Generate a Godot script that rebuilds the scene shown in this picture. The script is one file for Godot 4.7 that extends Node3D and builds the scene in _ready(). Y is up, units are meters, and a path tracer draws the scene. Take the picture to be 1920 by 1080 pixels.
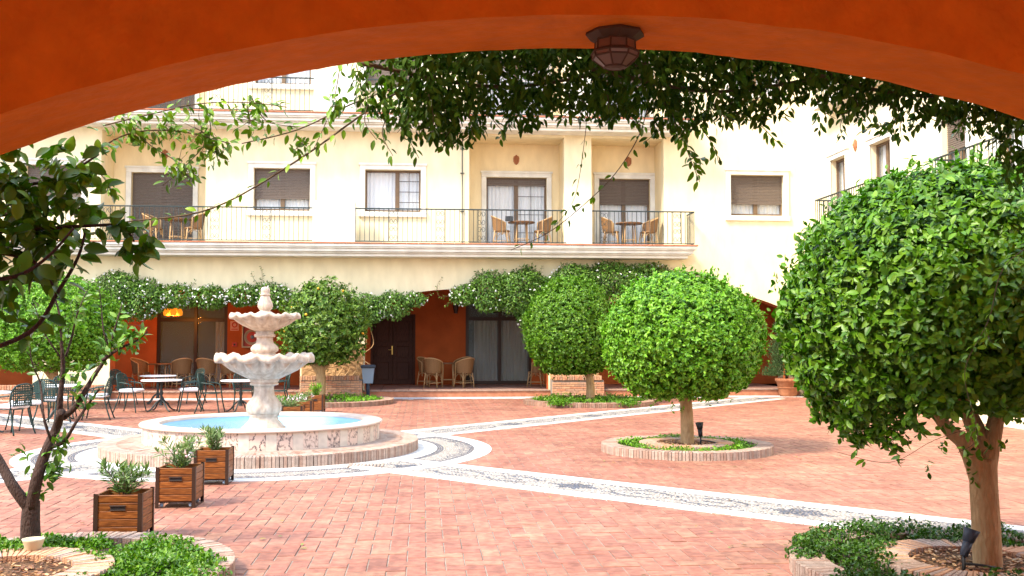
extends Node3D
# A hotel courtyard seen from under the arch of an arcade. World: metres, x to the right along the facade, z towards the viewer.

var rng := RandomNumberGenerator.new()
var used := {}
var M := {}
const EYE := Vector3(0, 1.7, 0)


# ---------------------------------------------------------------- names and metas
func numbered(parent: Node, called: String) -> String:
	var key := str(parent.get_instance_id()) + called
	var n: int = used.get(key, -1) + 1
	used[key] = n
	return called if n == 0 else "%s_%03d" % [called, n]


func node(called: String, parent: Node = self, at := Vector3.ZERO, turn := 0.0) -> Node3D:
	var o := Node3D.new()
	o.name = numbered(parent, called)
	parent.add_child(o, true)
	o.position = at
	o.rotation.y = turn
	return o


func tag(o: Node, label: String, category := "", group := "", kind := "") -> Node:
	if label:
		o.set_meta("label", label)
	if category:
		o.set_meta("category", category)
	if group:
		o.set_meta("group", group)
	if kind:
		o.set_meta("kind", kind)
	return o


func thing(called: String, label: String, category: String, at := Vector3.ZERO, turn := 0.0, group := "") -> Node3D:
	var o := node(called, self, at, turn)
	tag(o, label, category, group)
	return o


func copy(src: Node3D, label: String, at: Vector3, turn := 0.0) -> Node3D:
	var o: Node3D = src.duplicate()
	o.name = numbered(self, str(src.name))
	add_child(o, true)
	o.position = at
	o.rotation.y = turn
	o.set_meta("label", label)
	return o


func inst(called: String, mesh: Mesh, m: Material, parent: Node = self, at := Transform3D()) -> MeshInstance3D:
	var o := MeshInstance3D.new()
	o.name = numbered(parent, called)
	o.mesh = mesh
	o.material_override = m
	o.transform = at
	parent.add_child(o, true)
	return o


func done(st: SurfaceTool, smooth := false) -> ArrayMesh:
	if smooth:
		st.generate_normals()
	return st.commit()


func obj(called: String, st: SurfaceTool, m: Material, parent: Node = self, smooth := false) -> MeshInstance3D:
	return inst(called, done(st, smooth), m, parent)


# ---------------------------------------------------------------- shapes
func new_st() -> SurfaceTool:
	var st := SurfaceTool.new()
	st.begin(Mesh.PRIMITIVE_TRIANGLES)
	return st


func tri(st: SurfaceTool, a: Vector3, b: Vector3, c: Vector3) -> void:
	st.add_vertex(a)
	st.add_vertex(b)
	st.add_vertex(c)


func quad(st: SurfaceTool, a: Vector3, b: Vector3, c: Vector3, d: Vector3) -> void:
	tri(st, a, b, c)
	tri(st, a, c, d)


func box(st: SurfaceTool, c: Vector3, s: Vector3, bev := 0.0, t := Transform3D()) -> void:
	st.set_smooth_group(-1)
	var h := s / 2.0
	if bev <= 0.0:
		for ax in 3:
			for sg in [-1.0, 1.0]:
				var n := Vector3.ZERO
				n[ax] = sg
				var u := Vector3.ZERO
				u[(ax + 1) % 3] = 1
				var v := n.cross(u)
				var p := c + n * h
				quad(st, t * (p - u * h - v * h), t * (p - u * h + v * h), t * (p + u * h + v * h), t * (p + u * h - v * h))
		return
	var k := h - Vector3.ONE * bev
	for ax in 3:
		for sg in [-1.0, 1.0]:
			var n := Vector3.ZERO
			n[ax] = sg
			var u := Vector3.ZERO
			u[(ax + 1) % 3] = 1
			var v := n.cross(u)
			var p := c + n * h
			quad(st, t * (p - u * k - v * k), t * (p - u * k + v * k), t * (p + u * k + v * k), t * (p + u * k - v * k))
	for ax in 3:   # edges along ax
		var b := (ax + 1) % 3
		var d := (ax + 2) % 3
		for sb in [-1.0, 1.0]:
			for sd in [-1.0, 1.0]:
				var e := Vector3.ZERO
				e[ax] = k[ax]
				var p1 := Vector3.ZERO
				p1[b] = sb * h[b]
				p1[d] = sd * k[d]
				var p2 := Vector3.ZERO
				p2[b] = sb * k[b]
				p2[d] = sd * h[d]
				if sb * sd > 0:
					quad(st, t * (c + p1 - e), t * (c + p1 + e), t * (c + p2 + e), t * (c + p2 - e))
				else:
					quad(st, t * (c + p1 - e), t * (c + p2 - e), t * (c + p2 + e), t * (c + p1 + e))
	for sx in [-1.0, 1.0]:
		for sy in [-1.0, 1.0]:
			for sz in [-1.0, 1.0]:
				var a := c + Vector3(sx * h.x, sy * k.y, sz * k.z)
				var b2 := c + Vector3(sx * k.x, sy * h.y, sz * k.z)
				var d2 := c + Vector3(sx * k.x, sy * k.y, sz * h.z)
				if sx * sy * sz > 0:
					tri(st, t * a, t * d2, t * b2)
				else:
					tri(st, t * a, t * b2, t * d2)


func span(st: SurfaceTool, a: Vector3, b: Vector3, bev := 0.0) -> void:
	box(st, (a + b) / 2.0, (b - a).abs(), bev)


func tube(st: SurfaceTool, pts: Array, r0: float, r1 := -1.0, sides := 6, caps := true) -> void:
	st.set_smooth_group(0)
	var n := pts.size()
	var rings := []
	var up := Vector3.UP
	for i in n:
		var d: Vector3 = (pts[mini(i + 1, n - 1)] - pts[maxi(i - 1, 0)]).normalized()
		if i == 0 and absf(d.dot(up)) > 0.9:
			up = Vector3.RIGHT
		var x := up.cross(d).normalized()
		up = d.cross(x).normalized()
		var r: float = r0 if r1 < 0 else lerpf(r0, r1, float(i) / (n - 1))
		var ring := []
		for k in sides:
			var a := TAU * k / sides
			ring.append(pts[i] + (x * cos(a) + up * sin(a)) * r)
		rings.append(ring)
	for i in n - 1:
		for k in sides:
			var k2 := (k + 1) % sides
			quad(st, rings[i][k], rings[i + 1][k], rings[i + 1][k2], rings[i][k2])
	if caps:
		for k in range(1, sides - 1):
			tri(st, rings[0][0], rings[0][k], rings[0][k + 1])
			tri(st, rings[n - 1][0], rings[n - 1][k + 1], rings[n - 1][k])


func curve(pts: Array, steps := 4) -> Array:
	var out := []
	for i in pts.size() - 1:
		var a: Vector3 = pts[maxi(i - 1, 0)]
		var b: Vector3 = pts[i]
		var c: Vector3 = pts[i + 1]
		var d: Vector3 = pts[mini(i + 2, pts.size() - 1)]
		for k in steps:
			out.append(b.cubic_interpolate(c, a, d, float(k) / steps))
	out.append(pts[-1])
	return out


func lathe(st: SurfaceTool, prof: Array, c: Vector3, sides := 32, flute := 0, depth := 0.0, smooth := true) -> void:
	# prof: [radius, y] from the top down or the bottom up
	st.set_smooth_group(0 if smooth else -1)
	var at := func(p, k: int) -> Vector3:
		var a := TAU * k / sides
		var r: float = p[0] * (1.0 + depth * (absf(sin(a * flute / 2.0)) - 0.6) if flute else 1.0)
		return c + Vector3(cos(a) * r, p[1], sin(a) * r)
	for i in prof.size() - 1:
		for k in sides:
			quad(st, at.call(prof[i], k), at.call(prof[i + 1], k), at.call(prof[i + 1], k + 1), at.call(prof[i], k + 1))


func extrude(st: SurfaceTool, poly: PackedVector2Array, z0: float, z1: float) -> void:
	st.set_smooth_group(-1)
	var idx := Geometry2D.triangulate_polygon(poly)
	for i in range(0, idx.size(), 3):
		var a := poly[idx[i]]
		var b := poly[idx[i + 1]]
		var c := poly[idx[i + 2]]
		tri(st, Vector3(a.x, a.y, z1), Vector3(b.x, b.y, z1), Vector3(c.x, c.y, z1))
		tri(st, Vector3(a.x, a.y, z0), Vector3(c.x, c.y, z0), Vector3(b.x, b.y, z0))
	for i in poly.size():
		var a := poly[i]
		var b := poly[(i + 1) % poly.size()]
		quad(st, Vector3(a.x, a.y, z0), Vector3(a.x, a.y, z1), Vector3(b.x, b.y, z1), Vector3(b.x, b.y, z0))


func holed(st: SurfaceTool, x0: float, x1: float, y0: float, y1: float, z0: float, z1: float, holes: Array) -> void:
	# a wall between z0 (back) and z1 (front) with rectangular openings [xa, xb, ya, yb]
	st.set_smooth_group(-1)
	var xs := [x0, x1]
	var ys := [y0, y1]
	for h in holes:
		xs.append_array([h[0], h[1]])
		ys.append_array([h[2], h[3]])
	xs.sort()
	ys.sort()
	for i in xs.size() - 1:
		for j in ys.size() - 1:
			var a: float = xs[i]
			var b: float = xs[i + 1]
			var c: float = ys[j]
			var d: float = ys[j + 1]
			if b - a < 1e-4 or d - c < 1e-4:
				continue
			var open := false
			for h in holes:
				if a >= h[0] - 1e-4 and b <= h[1] + 1e-4 and c >= h[2] - 1e-4 and d <= h[3] + 1e-4:
					open = true
			if open:
				continue
			quad(st, Vector3(a, c, z1), Vector3(a, d, z1), Vector3(b, d, z1), Vector3(b, c, z1))
			quad(st, Vector3(a, c, z0), Vector3(b, c, z0), Vector3(b, d, z0), Vector3(a, d, z0))
	for h in holes + [[x0, x1, y0, y1]]:
		var p := [Vector2(h[0], h[2]), Vector2(h[1], h[2]), Vector2(h[1], h[3]), Vector2(h[0], h[3])]
		for k in 4:
			var a: Vector2 = p[k]
			var b: Vector2 = p[(k + 1) % 4]
			quad(st, Vector3(a.x, a.y, z0), Vector3(a.x, a.y, z1), Vector3(b.x, b.y, z1), Vector3(b.x, b.y, z0))


func arch_pts(xc: float, half: float, apex: float, r: float, n := 16) -> Array:
	# along the arch from its right springing to its left one
	var out := []
	for i in n + 1:
		var dx := half * (1.0 - 2.0 * i / n)
		out.append(Vector2(xc + dx, apex - r + sqrt(r * r - dx * dx)))
	return out


# ---------------------------------------------------------------- materials
func lin(r: float, g: float, b: float) -> Color:
	return Color(r, g, b).linear_to_srgb()


func noise_tex(freq: float, seed_: int, lo: Color, hi: Color, octaves := 4, cell := false, size := 512, mid := -1.0) -> NoiseTexture2D:
	var n := FastNoiseLite.new()
	n.seed = seed_
	n.noise_type = FastNoiseLite.TYPE_CELLULAR if cell else FastNoiseLite.TYPE_SIMPLEX_SMOOTH
	n.frequency = freq
	n.fractal_octaves = octaves
	var t := NoiseTexture2D.new()
	t.width = size
	t.height = size
	t.seamless = true
	t.noise = n
	var g := Gradient.new()
	g.set_color(0, lo)
	g.set_color(1, hi)
	if mid > 0:
		g.set_offset(0, mid - 0.12)
		g.set_offset(1, mid + 0.12)
	t.color_ramp = g
	return t


func vein_tex(freq: float, seed_: int, ground: Color, line: Color, from: float) -> NoiseTexture2D:
	var t := noise_tex(freq, seed_, ground, line, 5)
	t.noise.fractal_type = FastNoiseLite.FRACTAL_RIDGED
	t.noise.domain_warp_enabled = true
	t.noise.domain_warp_amplitude = 30.0
	t.color_ramp.set_offset(0, from)
	t.color_ramp.set_offset(1, from + 0.12)
	return t


func mat(c: Color, rough := 0.8, tex: Texture2D = null, scale := Vector3.ONE, bump: Texture2D = null, depth := 1.0, world := true) -> StandardMaterial3D:
	var m := StandardMaterial3D.new()
	m.albedo_color = c
	m.roughness = rough
	m.cull_mode = BaseMaterial3D.CULL_DISABLED
	m.metallic_specular = 0.4
	if tex or bump:
		m.uv1_triplanar = true
		m.uv1_world_triplanar = world
		m.uv1_scale = scale
		m.albedo_texture = tex
		if bump:
			m.heightmap_enabled = true
			m.heightmap_texture = bump
			m.heightmap_scale = depth
	return m


func leaf_mat(back: Color, rough := 0.45) -> StandardMaterial3D:
	var m := mat(Color.WHITE, rough)
	m.vertex_color_use_as_albedo = true
	m.backlight_enabled = true
	m.metallic_specular = 0.38
	m.backlight = back
	return m


func make_materials() -> void:
	var soft := noise_tex(0.006, 3, Color(0.86, 0.86, 0.86), Color(1, 1, 1), 5)
	var blot := noise_tex(0.009, 8, Color(0.80, 0.78, 0.76), Color(1, 1, 1), 5)
	var grit := noise_tex(0.05, 5, Color(0, 0, 0), Color(1, 1, 1), 4)
	var fine := noise_tex(0.02, 15, Color(0, 0, 0), Color(1, 1, 1), 5)
	var trowel := noise_tex(0.012, 77, Color(0, 0, 0), Color(1, 1, 1), 6)
	var streak := noise_tex(0.012, 83, Color(0.93, 0.925, 0.915), Color(1, 1, 1), 5)
	var stain := noise_tex(0.008, 91, Color(0.80, 0.785, 0.775), Color(1.0, 1.0, 1.0), 4)
	M.cream_shaded = mat(lin(0.83, 0.685, 0.42), 0.9, streak, Vector3(0.4, 0.16, 0.4), grit, 0.25)  # loggia cream, deepened so its colour carries the shade of the recess
	M.cream = mat(lin(0.82, 0.72, 0.485), 0.9, streak, Vector3(0.4, 0.16, 0.4), grit, 0.25)
	M.cream_light = mat(lin(0.82, 0.72, 0.485), 0.9, streak, Vector3(0.4, 0.16, 0.4), grit, 0.25)
	M.white = mat(lin(0.80, 0.77, 0.68), 0.85, soft, Vector3.ONE * 0.5, grit, 0.15)
	M.orange = mat(lin(0.93, 0.20, 0.005), 0.85, noise_tex(0.010, 66, Color(0.90, 0.885, 0.87), Color(1, 1, 1), 6), Vector3(0.8, 0.7, 0.8), trowel, 1.6)
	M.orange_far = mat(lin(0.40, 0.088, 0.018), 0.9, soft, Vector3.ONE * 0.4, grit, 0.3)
	M.bounce_tile = mat(lin(0.62, 0.50, 0.38), 0.5, soft, Vector3.ONE * 0.6)
	M.terracotta = mat(lin(0.50, 0.19, 0.10), 0.7, blot, Vector3.ONE * 0.9, grit, 0.2)
	M.ochre = mat(lin(0.50, 0.30, 0.14), 0.9, blot, Vector3.ONE * 0.8, fine, 3.0)
	M.frame = mat(lin(0.16, 0.10, 0.055), 0.5, soft, Vector3(2, 2, 2))
	M.dark_frame = mat(lin(0.03, 0.014, 0.008), 0.45)
	M.shutter = mat(lin(0.125, 0.095, 0.075), 0.55)
	M.curtain = mat(lin(0.62, 0.60, 0.60), 0.9)
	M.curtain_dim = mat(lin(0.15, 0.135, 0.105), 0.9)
	M.glass = mat(Color(0.85, 0.95, 1.0, 0.12), 0.03)
	M.glass.transparency = BaseMaterial3D.TRANSPARENCY_ALPHA
	M.dark_glass = mat(Color(0.85, 0.95, 1.0, 0.12), 0.03)
	M.dark_glass.transparency = BaseMaterial3D.TRANSPARENCY_ALPHA
	M.dark_glass.metallic_specular = 0.26
	M.iron = mat(lin(0.035, 0.046, 0.046), 0.5)
	M.iron.metallic = 0.3
	M.green_iron = mat(lin(0.010, 0.030, 0.026), 0.4)
	M.cushion = mat(lin(0.72, 0.72, 0.74), 0.9)
	M.table_white = mat(lin(0.70, 0.70, 0.70), 0.5)
	var weave := noise_tex(0.03, 11, Color(0.55, 0.5, 0.45), Color(1, 1, 1), 2, true, 256)
	M.rattan = mat(lin(0.36, 0.20, 0.085), 0.7, weave, Vector3(6, 14, 6), weave, 0.6, false)
	M.cane = mat(lin(0.42, 0.26, 0.12), 0.5)
	M.wood_table = mat(lin(0.20, 0.10, 0.045), 0.5, blot, Vector3(3, 3, 3))
	var grain := noise_tex(0.02, 21, Color(0.45, 0.38, 0.32), Color(1.0, 1.0, 1.0), 5)
	for k in 4:
		var t: float = [1.0, 0.82, 1.18, 0.92][k]
		M["plank%d" % k] = mat(lin(0.33 * t, 0.115 * t, 0.024 * t), 0.42, grain, Vector3(0.5, 7, 0.5) if k < 2 else Vector3(0.6, 8, 0.6), grain, 0.15)
	M.door_wood = mat(lin(0.085, 0.024, 0.009), 0.65, grain, Vector3(6, 0.6, 6))
	M.brass = mat(lin(0.6, 0.42, 0.12), 0.3)
	M.brass.metallic = 0.8
	M.soil = mat(lin(0.055, 0.033, 0.02), 0.95, blot, Vector3.ONE * 3, fine, 3.0)
	var chips := noise_tex(0.035, 31, Color(0.25, 0.2, 0.15), Color(1, 1, 1), 3, true, 512)
	M.mulch = mat(lin(0.30, 0.155, 0.07), 0.95, chips, Vector3.ONE * 1.6, chips, 3.0)
	var worn := noise_tex(0.012, 41, Color(0.78, 0.74, 0.72), Color(1.06, 1.04, 1.0), 5)
	M.paver = mat(Color.WHITE, 0.62, worn, Vector3.ONE * 1.3, fine, 0.35)
	M.paver.vertex_color_use_as_albedo = true
	M.paver.detail_enabled = true
	M.paver.detail_albedo = stain
	M.paver.detail_blend_mode = BaseMaterial3D.BLEND_MODE_MUL
	M.paver.detail_uv_layer = BaseMaterial3D.DETAIL_UV_2
	M.paver.uv2_triplanar = true
	M.paver.uv2_world_triplanar = true
	M.paver.uv2_scale = Vector3.ONE * 0.17
	M.mortar = mat(lin(0.27, 0.225, 0.19), 0.95, blot, Vector3.ONE, grit, 0.5)
	M.pebble = mat(Color.WHITE, 0.5)
	M.pebble.vertex_color_use_as_albedo = true
	M.marble = mat(lin(0.62, 0.60, 0.57), 0.45, soft, Vector3.ONE * 0.8)
	for k in 3:
		var t: Color = [lin(0.36, 0.235, 0.18), lin(0.45, 0.325, 0.26), lin(0.37, 0.28, 0.23)][k]
		M["curb%d" % k] = mat(t, 0.85, blot, Vector3.ONE * 2.0, grit, 0.6)
		var u: Color = [lin(0.56, 0.26, 0.15), lin(0.62, 0.34, 0.20), lin(0.50, 0.30, 0.20)][k]
		M["brick%d" % k] = mat(u, 0.85, blot, Vector3.ONE * 2.0, grit, 0.6)
	# marble of the fountain: pale, and panels with grey and pink veins
	var vein := vein_tex(0.011, 51, Color(1, 1, 1), Color(0.36, 0.37, 0.42), 0.66)
	var vein2 := vein_tex(0.014, 57, Color(1, 0.98, 0.96), Color(0.45, 0.42, 0.44), 0.66)
	M.stone = mat(lin(0.60, 0.51, 0.43), 0.55, noise_tex(0.012, 52, Color(0.68, 0.63, 0.60), Color(1.05, 1.03, 1.0), 6), Vector3(1.6, 0.9, 1.6), grit, 0.25)
	M.panel0 = mat(lin(0.58, 0.43, 0.35), 0.35, vein, Vector3(1.4, 0.9, 1.4))
	M.panel1 = mat(lin(0.62, 0.53, 0.44), 0.35, soft, Vector3.ONE * 2)
	M.panel2 = mat(lin(0.58, 0.47, 0.40), 0.35, vein2, Vector3(1.6, 1.0, 1.6))
	M.rim = mat(lin(0.60, 0.46, 0.38), 0.4, soft, Vector3.ONE * 1.5)
	M.pool = mat(lin(0.33, 0.56, 0.74), 0.6)
	M.water = mat(Color(0.8, 0.93, 1.0, 0.05), 0.04, null, Vector3.ONE * 1.2, fine, 0.8)
	M.water.transparency = BaseMaterial3D.TRANSPARENCY_ALPHA
	M.bark = mat(lin(0.47, 0.31, 0.155), 0.9, blot, Vector3(5, 1.2, 5), fine, 1.2)
	M.bark_dark = mat(lin(0.055, 0.03, 0.022), 0.85, blot, Vector3(6, 2, 6), fine, 1.5)
	M.stem = mat(lin(0.10, 0.07, 0.035), 0.8)
	M.leaf = leaf_mat(Color(0.55, 0.7, 0.06), 0.40)
	M.leaf_dark = leaf_mat(Color(0.40, 0.55, 0.06), 0.55)  # less translucent: dark cypress, and shade put into the overhead vine
	M.leaf_dark.metallic_specular = 0.15
	M.petal = leaf_mat(Color(0.5, 0.5, 0.5), 0.8)
	M.fruit = mat(lin(0.75, 0.33, 0.02), 0.5)
	M.black = mat(lin(0.012, 0.012, 0.013), 0.5)
	M.bin = mat(lin(0.20, 0.26, 0.33), 0.45)
	M.bin_dark = mat(lin(0.03, 0.04, 0.06), 0.5)
	M.red = mat(lin(0.42, 0.05, 0.03), 0.5)
	M.sign_pale = mat(lin(0.5, 0.28, 0.2), 0.6)
	M.lantern_glass = mat(lin(0.20, 0.10, 0.06), 0.35)
	M.lantern_glass.metallic_specular = 0.6
	M.lantern_pale = mat(lin(0.18, 0.10, 0.07), 0.3)
	M.lantern_metal = mat(lin(0.09, 0.042, 0.022), 0.6)
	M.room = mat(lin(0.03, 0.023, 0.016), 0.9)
	M.clay_pot = mat(lin(0.42, 0.17, 0.08), 0.85, blot, Vector3.ONE * 2, grit, 0.3)
	M.ivory = mat(lin(0.45, 0.40, 0.28), 0.6)


# ---------------------------------------------------------------- leaves
func leaf_mesh(width: float, detail := true, tint := Color(-1, 0, 0), curl := 0.12) -> ArrayMesh:
	# length 1 along +z, face towards +y, folded a little along its midrib
	var st := new_st()
	st.set_smooth_group(0)
	if tint.r >= 0:
		st.set_color(tint)
	var rows: Array = [[0.0, 0.02], [0.13, 0.55], [0.36, 0.98], [0.62, 0.90], [0.85, 0.50], [1.0, 0.02]] if detail else [[0.0, 0.02], [0.35, 1.0], [0.7, 0.8], [1.0, 0.02]]
	var p := []
	for r in rows:
		var w: float = r[1] * width / 2.0
		var y: float = -curl * r[0] * r[0]
		p.append([Vector3(-w, y + w * 0.35, r[0]), Vector3(0, y, r[0]), Vector3(w, y + w * 0.35, r[0])])
	for i in p.size() - 1:
		for k in 2:
			quad(st, p[i][k], p[i + 1][k], p[i + 1][k + 1], p[i][k + 1])
	st.generate_normals()
	return st.commit()


func leaf_at(pos: Vector3, dir: Vector3, nrm: Vector3, size: float) -> Transform3D:
	var z := dir.normalized()
	var x := nrm.cross(z)
	if x.length() < 1e-3:
		x = z.cross(Vector3(0.3, 0.8, 0.5))
	x = x.normalized()
	return Transform3D(Basis(x * size, z.cross(x) * size, z * size), pos)


func rv() -> Vector3:
	return Vector3(rng.randfn(), rng.randfn(), rng.randfn()).normalized()


func mass(called: String, parent: Node, xf: Array, tones: Array, mesh: Mesh, m: Material, spread := 0.25) -> MultiMeshInstance3D:
	var mm := MultiMesh.new()
	mm.transform_format = MultiMesh.TRANSFORM_3D
	mm.use_colors = true
	mm.mesh = mesh
	mm.instance_count = xf.size()
	for i in xf.size():
		mm.set_instance_transform(i, xf[i])
		var t: Color = tones[rng.randi() % tones.size()]
		var f := 1.0 + rng.randf_range(-spread, spread)
		mm.set_instance_color(i, Color(t.r * f, t.g * f, t.b * f))
	var o := MultiMeshInstance3D.new()
	o.name = numbered(parent, called)
	o.multimesh = mm
	o.material_override = m
	parent.add_child(o, true)
	o.set_meta("kind", "stuff")
	return o


func leaves(parent: Node, xf: Array, tones: Array, width: float, m: Material, keep := 0, detail := true, curl := 0.12) -> void:
	# the nearest leaves are parts of their own, the others one mass
	if keep > 0:
		xf.sort_custom(func(a, b): return a.origin.distance_squared_to(EYE) < b.origin.distance_squared_to(EYE))
		var tinted := []
		for t in tones:
			for f in [0.85, 1.15]:
				tinted.append(leaf_mesh(width, true, Color(t.r * f, t.g * f, t.b * f), curl))
		for i in mini(keep, xf.size()):
			inst("leaf", tinted[rng.randi() % tinted.size()], m, parent, xf[i])
	if xf.size() > keep:
		mass("foliage", parent, xf.slice(keep), tones, leaf_mesh(width, detail, Color(-1, 0, 0), curl), m)


func crown(c: Vector3, r: Vector3, n: int, size: float, lump := 0.07, inner := 0.72, droop := 0.5, hollow := -0.86, off := 0.0) -> Array:
	var noise := FastNoiseLite.new()
	noise.seed = rng.randi() % 1000
	noise.frequency = 1.0
	var out := []
	# leaves grow in small tufts, so that dark gaps open between them
	while out.size() < n:
		var d := rv()
		var k := (inner + (1.0 - inner) * pow(rng.randf(), 0.4)) * (1.0 + lump * (noise.get_noise_3dv(d * 2.6) * 1.6 + noise.get_noise_3dv(d * 7.0) * 1.0))
		if rng.randf() < 0.04:
			k += rng.randf() * 0.08
		var p := c + d * r * k
		if (p.y - c.y) < hollow * r.y and Vector2(p.x - c.x - off, (p.z - c.z) * (0.4 if hollow > -0.8 else 1.0)).length() < 0.66 * r.x:
			continue
		var axis := (d + rv() * 0.45 + Vector3.DOWN * droop * 0.35).normalized()
		var big := rng.randf_range(0.75, 1.2)
		for q in 3 + rng.randi() % 6:
			var side := axis.cross(rv()).normalized()
			var dir := axis * rng.randf_range(0.15, 0.9) + side + Vector3.DOWN * droop * 0.5
			var nrm := axis * 1.0 + Vector3.UP * 0.5 - side * 0.2 + rv() * 0.4
			out.append(leaf_at(p - axis * size * 0.5 * rng.randf(), dir, nrm, size * big * rng.randf_range(0.6, 1.15)))
	return out


func shoots(c: Vector3, r: Vector3, n: int, size: float, length: float) -> Array:
	# young shoots that stand out of a clipped crown
	var out := []
	for i in n:
		var d := (rv() + Vector3.UP * 0.35).normalized()
		var b := c + d * r * 0.98
		var dir := (d + rv() * 0.35 + Vector3.UP * 0.3).normalized()
		var l := length * rng.randf_range(0.4, 1.0)
		var m := int(l / (size * 0.35)) + 2
		for k in m:
			out.append(leaf_at(b + dir * l * k / m, dir * 0.6 + rv() * 0.8, d + rv() * 0.6, size * rng.randf_range(0.6, 1.0)))
	return out


func blobs(list: Array, per_m2: float, size: float, hang := 0.6) -> Array:
	# list of [centre, radii]: leafy masses of creepers
	var noise := FastNoiseLite.new()
	noise.seed = rng.randi() % 1000
	noise.frequency = 1.3
	var out := []
	for b in list:
		var c: Vector3 = b[0]
		var r: Vector3 = b[1]
		var n := int(per_m2 * 4.0 * (r.x * r.y + r.y * r.z + r.x * r.z))
		for i in n:
			var d := rv()
			var p := c + d * r * (0.55 + 0.5 * pow(rng.randf(), 0.6)) * (1.0 + 0.35 * noise.get_noise_3dv(c + d * r))
			out.append(leaf_at(p, d * 0.4 + rv() * 0.8 + Vector3.DOWN * hang, d + Vector3(0, 0.4, 0.3) + rv() * 0.6, size * rng.randf_range(0.65, 1.2)))
	return out


func along(pts: Array, every: float, size: float, hang := 0.5, side := 0.8) -> Array:
	# leaves in pairs along a stem
	var out := []
	var rest := 0.0
	for i in pts.size() - 1:
		var a: Vector3 = pts[i]
		var b: Vector3 = pts[i + 1]
		var l := a.distance_to(b)
		var t := rest
		while t < l:
			var p := a.lerp(b, t / l)
			var d := (b - a).normalized()
			for k in 2:
				var s := (d.cross(rv())).normalized()
				out.append(leaf_at(p + s * 0.01, s * side + d * 0.5 + Vector3.DOWN * hang, Vector3.UP + rv() * 0.8 + Vector3.BACK * 0.4, size * rng.randf_range(0.6, 1.15)))
			t += every * rng.randf_range(0.6, 1.4)
		rest = t - l
	return out


# ---------------------------------------------------------------- the hotel
func window(root: Node3D, called: String, at: Vector3, turn: float, w: float, h: float, shut: float, door := false, bars := false, split := 0.0) -> void:
	# at: middle of the sill line on the wall's face; the opening is w wide and h high, everything sits back in it
	var o := node(called, root, at, turn)
	var st := new_st()
	var t := 0.05
	span(st, Vector3(-w / 2 + 0.004, 0.004, -0.24), Vector3(-w / 2 + t, h - 0.004, -0.14), 0.006)
	span(st, Vector3(w / 2 - t, 0.004, -0.24), Vector3(w / 2 - 0.004, h - 0.004, -0.14), 0.006)
	span(st, Vector3(-w / 2 + t, h - t, -0.24), Vector3(w / 2 - t, h - 0.004, -0.14), 0.006)
	span(st, Vector3(-w / 2 + t, 0.004, -0.24), Vector3(w / 2 - t, t + 0.02, -0.14), 0.006)
	span(st, Vector3(split - 0.06, t + 0.02, -0.25), Vector3(split + 0.06, h - t, -0.15), 0.006)
	obj("frame", st, M.frame, o)
	if bars:
		var b := new_st()
		for k in 3:
			span(b, Vector3(split + 0.06, h * (k + 1) / 4.0 - 0.008, -0.205), Vector3(w / 2 - t, h * (k + 1) / 4.0 + 0.008, -0.19))
		span(b, Vector3((split + w / 2) / 2 - 0.008, t, -0.206), Vector3((split + w / 2) / 2 + 0.008, h - t, -0.191))
		obj("glazing_bars", b, M.dark_frame, o)
	for sg in 2:
		var x0: float = [-w / 2 + t, split + 0.06][sg]
		var x1: float = [split - 0.06, w / 2 - t][sg]
		var p := new_st()
		p.set_smooth_group(-1)
		quad(p, Vector3(x0, t, -0.2), Vector3(x0, h - t, -0.2), Vector3(x1, h - t, -0.2), Vector3(x1, t, -0.2))
		obj("pane", p, M.glass, o)
		obj("curtain", folds(x0 - 0.03, x1 + 0.03, 0.01, h - 0.01, -0.29), M.curtain, o, true)
	if shut > 0.0:
		var s := new_st()
		var n := int(h * shut / 0.045)
		for k in n:
			var y := h - 0.006 - 0.045 * (k + 1)
			span(s, Vector3(-w / 2 + 0.02, y + 0.003, -0.135), Vector3(w / 2 - 0.02, y + 0.042, -0.115), 0.006)
		span(s, Vector3(-w / 2 + 0.02, h - 0.02 - 0.045 * n - 0.03, -0.14), Vector3(w / 2 - 0.02, h - 0.006 - 0.045 * n, -0.11), 0.004)
		obj("roller_shutter", s, M.shutter, o)


func folds(x0: float, x1: float, y0: float, y1: float, z: float) -> SurfaceTool:
	var st := new_st()
	st.set_smooth_group(0)
	var n := int((x1 - x0) / 0.025) + 2
	var ph := rng.randf() * 6.0
	var at := func(k: int, y: float) -> Vector3:
		var x := lerpf(x0, x1, float(k) / n)
		return Vector3(x, y, z + 0.022 * sin(x * 46.0 + ph + sin(x * 9.0) * 1.5))
	for k in n:
		quad(st, at.call(k, y0), at.call(k, y1), at.call(k + 1, y1), at.call(k + 1, y0))
	return st


func surround(root: Node3D, at: Vector3, turn: float, w: float, h: float, door := false) -> void:
	var o := node("window_surround", root, at, turn)
	var st := new_st()
	var b := 0.15
	span(st, Vector3(-w / 2 - b, 0.0, -0.02), Vector3(-w / 2, h, 0.045), 0.008)
	span(st, Vector3(w / 2, 0.0, -0.02), Vector3(w / 2 + b, h, 0.045), 0.008)
	span(st, Vector3(-w / 2 - b, h, -0.02), Vector3(w / 2 + b, h + b, 0.045), 0.008)
	obj("moulding", st, M.white, o)
	var e := new_st()
	span(e, Vector3(-w / 2 - b - 0.03, h + b - 0.03, 0.0), Vector3(w / 2 + b + 0.03, h + b + 0.035, 0.075), 0.008)
	obj("cap_moulding", e, M.white, o)
	if not door:
		var s := new_st()
		span(s, Vector3(-w / 2 - b - 0.03, -b, -0.15), Vector3(w / 2 + b + 0.03, -0.003, 0.075), 0.012)
		obj("sill", s, M.white, o)


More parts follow.
